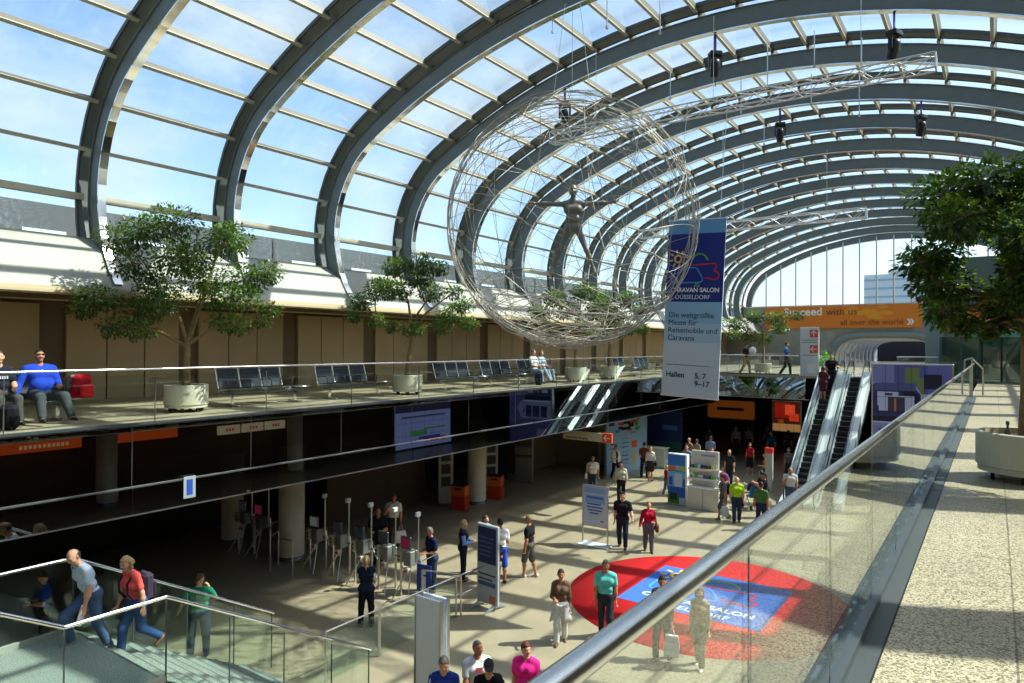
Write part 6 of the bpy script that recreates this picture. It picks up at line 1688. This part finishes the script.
# stroller
t = thing('stroller', 'blue stroller beside the black shirted man at the escalator foot', 'stroller', (-8.05, 28.5, 0), math.radians(40))
for sx in (-1, 1):
    MB().tube([(sx*.24, .40, .10), (sx*.24, -.10, .55), (sx*.24, -.42, 1.02)], .014, 6).build('frame_tube', M_dsteel, t); MB().tube([(sx*.24, -.36, .10), (sx*.24, .08, .50)], .014, 6).build('frame_tube', M_dsteel, t)
    for y in (.40, -.36): MB().tube([(sx*.24-.02, y, .10), (sx*.24+.02, y, .10)], .10, 14).build('wheel', M_rubber, t)
MB().tube([(-.24, -.42, 1.02), (.24, -.42, 1.02)], .018, 8).build('handle', M_rubber, t)
MB().box((0, .05, .50), (.40, .40, .08), bev=.03).box((0, -.18, .72), (.40, .10, .50), 0, Matrix.Rotation(.35, 3, 'X'), .03).build('seat', cloth(44, 96, 160), t)
b = MB(); n = 10
for i in range(n+1):
    a_ = -.3+1.9*i/n
    for xx in (-.23, .23): b.v.append((xx, -.22+.34*math.sin(a_)*.9, .72+.36*math.cos(a_)))
for i in range(n): b.f.append([2*i, 2*i+1, 2*i+3, 2*i+2]); b.m.append(0); b.sm.append(True)
o = b.build('hood', cloth(36, 52, 84), t); o.modifiers.new('thick', 'SOLIDIFY').thickness = .02
t = thing('shoulder_bag', 'black bag on the floor left of the blue stroller', 'bag', (-8.6, 28.4, 0), .4)
MB().box((0, 0, .15), (.42, .24, .30), bev=.07).build('bag_body', cloth(26, 26, 30), t); MB().tube([(-.12, 0, .28), (-.08, 0, .40), (.08, 0, .40), (.12, 0, .28)], .012, 6).build('handle', M_rubber, t)
# gallery: seated men, couple, passers-by
def seat_person(label, x, y, yaw_, **k):
    return P(label, x, y, GZ, yaw_, sitz=.56, **k)
a = seat_person('seated man in dark t-shirt with pale print at the left picture edge', -14.72, 4.75, 90, H=1.74, top=((34, 38, 50), 'short'), bot=('trousers', (78, 78, 74)), shoe='b', hair=('crop', 'rd'), arms=('lap', 'lap'), legs=('sit', 'sit'), turn=-.2, lean=-.12, res=.016)
b = MB(); 
sh_ = [Vector(q) for q in a['_sh']]
for i in range(6): b.box((sh_[0]+sh_[1])/2+Vector((-.09+.036*i, .145, -.12)), (.022, .008, .055))
b.build('shirt_print', cm(186, 190, 196), a)
t = thing('backpack', 'dark backpack on the floor between the feet of the left seated man', 'backpack', (-13.9, 4.62, GZ), .5); MB().box((0, 0, .22), (.30, .24, .44), bev=.07).build('pack_body', cloth(30, 30, 34), t); MB().box((.12, 0, .16), (.08, .18, .22), bev=.03).build('front_pocket', cloth(22, 22, 26), t)
seat_person('heavy seated man in blue sweater with sunglasses, arm along the bench', -14.72, 5.42, 88, H=1.80, top=((34, 66, 176), 'long'), bot=('trousers', (70, 74, 76)), shoe='b', hair=('crop', 'dk'), arms=('lap', 'beside'), legs=('sits', 'sits'), turn=-.1, lean=-.2, wd=1.2, belly=1.25, res=.016, tan=True,
    extra=lambda rt_, F, arm, J, TV: MB().box(F(TV((0, .112, .702))), (.13, .02, .036), bev=.008).build('sunglasses', M_black, rt_))
t = thing('backpack', 'red and grey backpack on the bench beside the man in blue', 'backpack', (-14.5, 6.02, GZ+.43), math.radians(-75))
MB().box((0, -.02, .24), (.36, .20, .46), 0, Matrix.Rotation(-.2, 3, 'X'), .06).build('pack_body', cloth(176, 24, 36), t)
MB().box((0, .14, .15), (.28, .09, .26), 0, None, .035).build('front_pocket', cloth(196, 34, 44), t); MB().box((.0, -.15, .26), (.30, .08, .42), 0, Matrix.Rotation(-.2, 3, 'X'), .03).build('back_panel', cloth(112, 112, 108), t)
for sx in (-1, 1): MB().tube([(sx*.1, -.16, .46), (sx*.12, -.26, .36), (sx*.12, -.24, .12), (sx*.1, -.16, .04)], .016, 6).build('strap', cloth(90, 90, 90), t)
seat_person('white haired man in pale shirt resting on the gallery bench', -14.72, 22.35, 92, H=1.72, top=((196, 200, 200), 'short'), bot=('trousers', (150, 160, 170)), shoe='b', hair=('short', 'gr'), arms=('lap', 'lap'), legs=('sits', 'sit'), lean=-.1, res=.021)
seat_person('woman in pale blue resting beside the white haired man', -14.72, 22.95, 95, H=1.66, fem=True, top=((160, 182, 196), 'short'), bot=('trousers', (140, 152, 164)), shoe='b', hair=('bob', 'lg'), arms=('lap', 'lap'), legs=('sit', 'sits'), lean=-.15, res=.021)
t = thing('backpack', 'dark backpack leaning on the seat edge beside the resting couple', 'backpack', (-14.25, 21.95, GZ), .3); MB().box((0, 0, .25), (.30, .22, .5), bev=.07).build('pack_body', cloth(34, 38, 46), t); MB().tube([(-.1, -.1, .44), (-.13, -.17, .3), (-.1, -.1, .08)], .014, 6).build('strap', M_rubber, t)
a = P('walker in khaki trousers carrying a white balloon on the bridge', -11.35, 38.7, GZ, 95, 1.74, top=((50, 46, 46), 'short'), bot=('trousers', (150, 132, 84)), hair=('short', 'dk'), arms=('fwd', 'down'), legs=('sf', 'sb'), res=.023)
t = thing('balloon', 'white balloon beside the walker in khaki trousers on the bridge', 'balloon', (-10.95, 38.6, GZ+1.30)); MB().ball((0, 0, .0), (.20, .20, .22), 16).build('balloon_skin', C_wht, t); MB().tube([(0, 0, -.21), (0, 0, -.25)], [.012, .02], 6).build('knot', C_wht, t)
P('man in blue shirt and dark trousers walking past the far planter', -9.2, 38.75, GZ, 80, 1.80, top=((70, 110, 170), 'short'), bot=('trousers', (34, 36, 46)), hair=('short', 'dk'), arms=('fwd', 'back'), legs=('sf', 'sb'), res=.023)
# two riders near the top of the left escalator
stp = lambda i: (30.2+.35+7.6*i/24*.985+.17, GZ*(i+1)/24-.03)
y_, z_ = stp(18); a = P('rider in dark red checked dress seen from behind on the left escalator', -6.90, y_, z_, 0, 1.66, True, ((92, 48, 60), 'short'), ('skirt', (86, 44, 56)), 'n', ('bob', 'dk'), ('down', 'rail'), ('st', 'st'), res=.02)
y_, z_ = stp(20); P('shaven headed rider in black t-shirt facing down on the left escalator', -6.62, y_, z_, 175, 1.82, top=((26, 26, 28), 'short'), bot=('trousers', (40, 40, 46)), hair=('crop', 'rd'), arms=('rail', 'down'), legs=('st', 'st'), wd=1.08, res=.02)
t = thing('potted_plant', 'small bright green plant at the top of the left escalator', 'plant', (-7.55, YX+2.6, GZ)); MB().lathe([(.16, 0), (.2, .4), (.18, .4), (.16, .34), (0, .34)], 20).build('plant_pot', M_pot, t)
b = MB(); rr = random.Random(8)
for k in range(240):
    v = Vector((rr.gauss(0, .2), rr.gauss(0, .2), .75+rr.gauss(0, .24))); d = Vector((rr.gauss(0, 1), rr.gauss(0, 1), rr.gauss(.4, 1))).normalized()*.16; s_ = d.cross(Vector((0, 0, 1))).normalized()*.035
    b.add([v, v+d*.5+s_, v+d, v+d*.5-s_], [(0, 1, 2), (0, 2, 3)])
b.build('foliage', leafmat('leaf_bright', (96, 160, 50)), t); MB().tube([(0, 0, .3), (.02, 0, .8)], .02, 6).build('stem', M_bark, t)
for o in list(bpy.data.objects):
    for k in ('_wr', '_sh'):
        if k in o: del o[k]
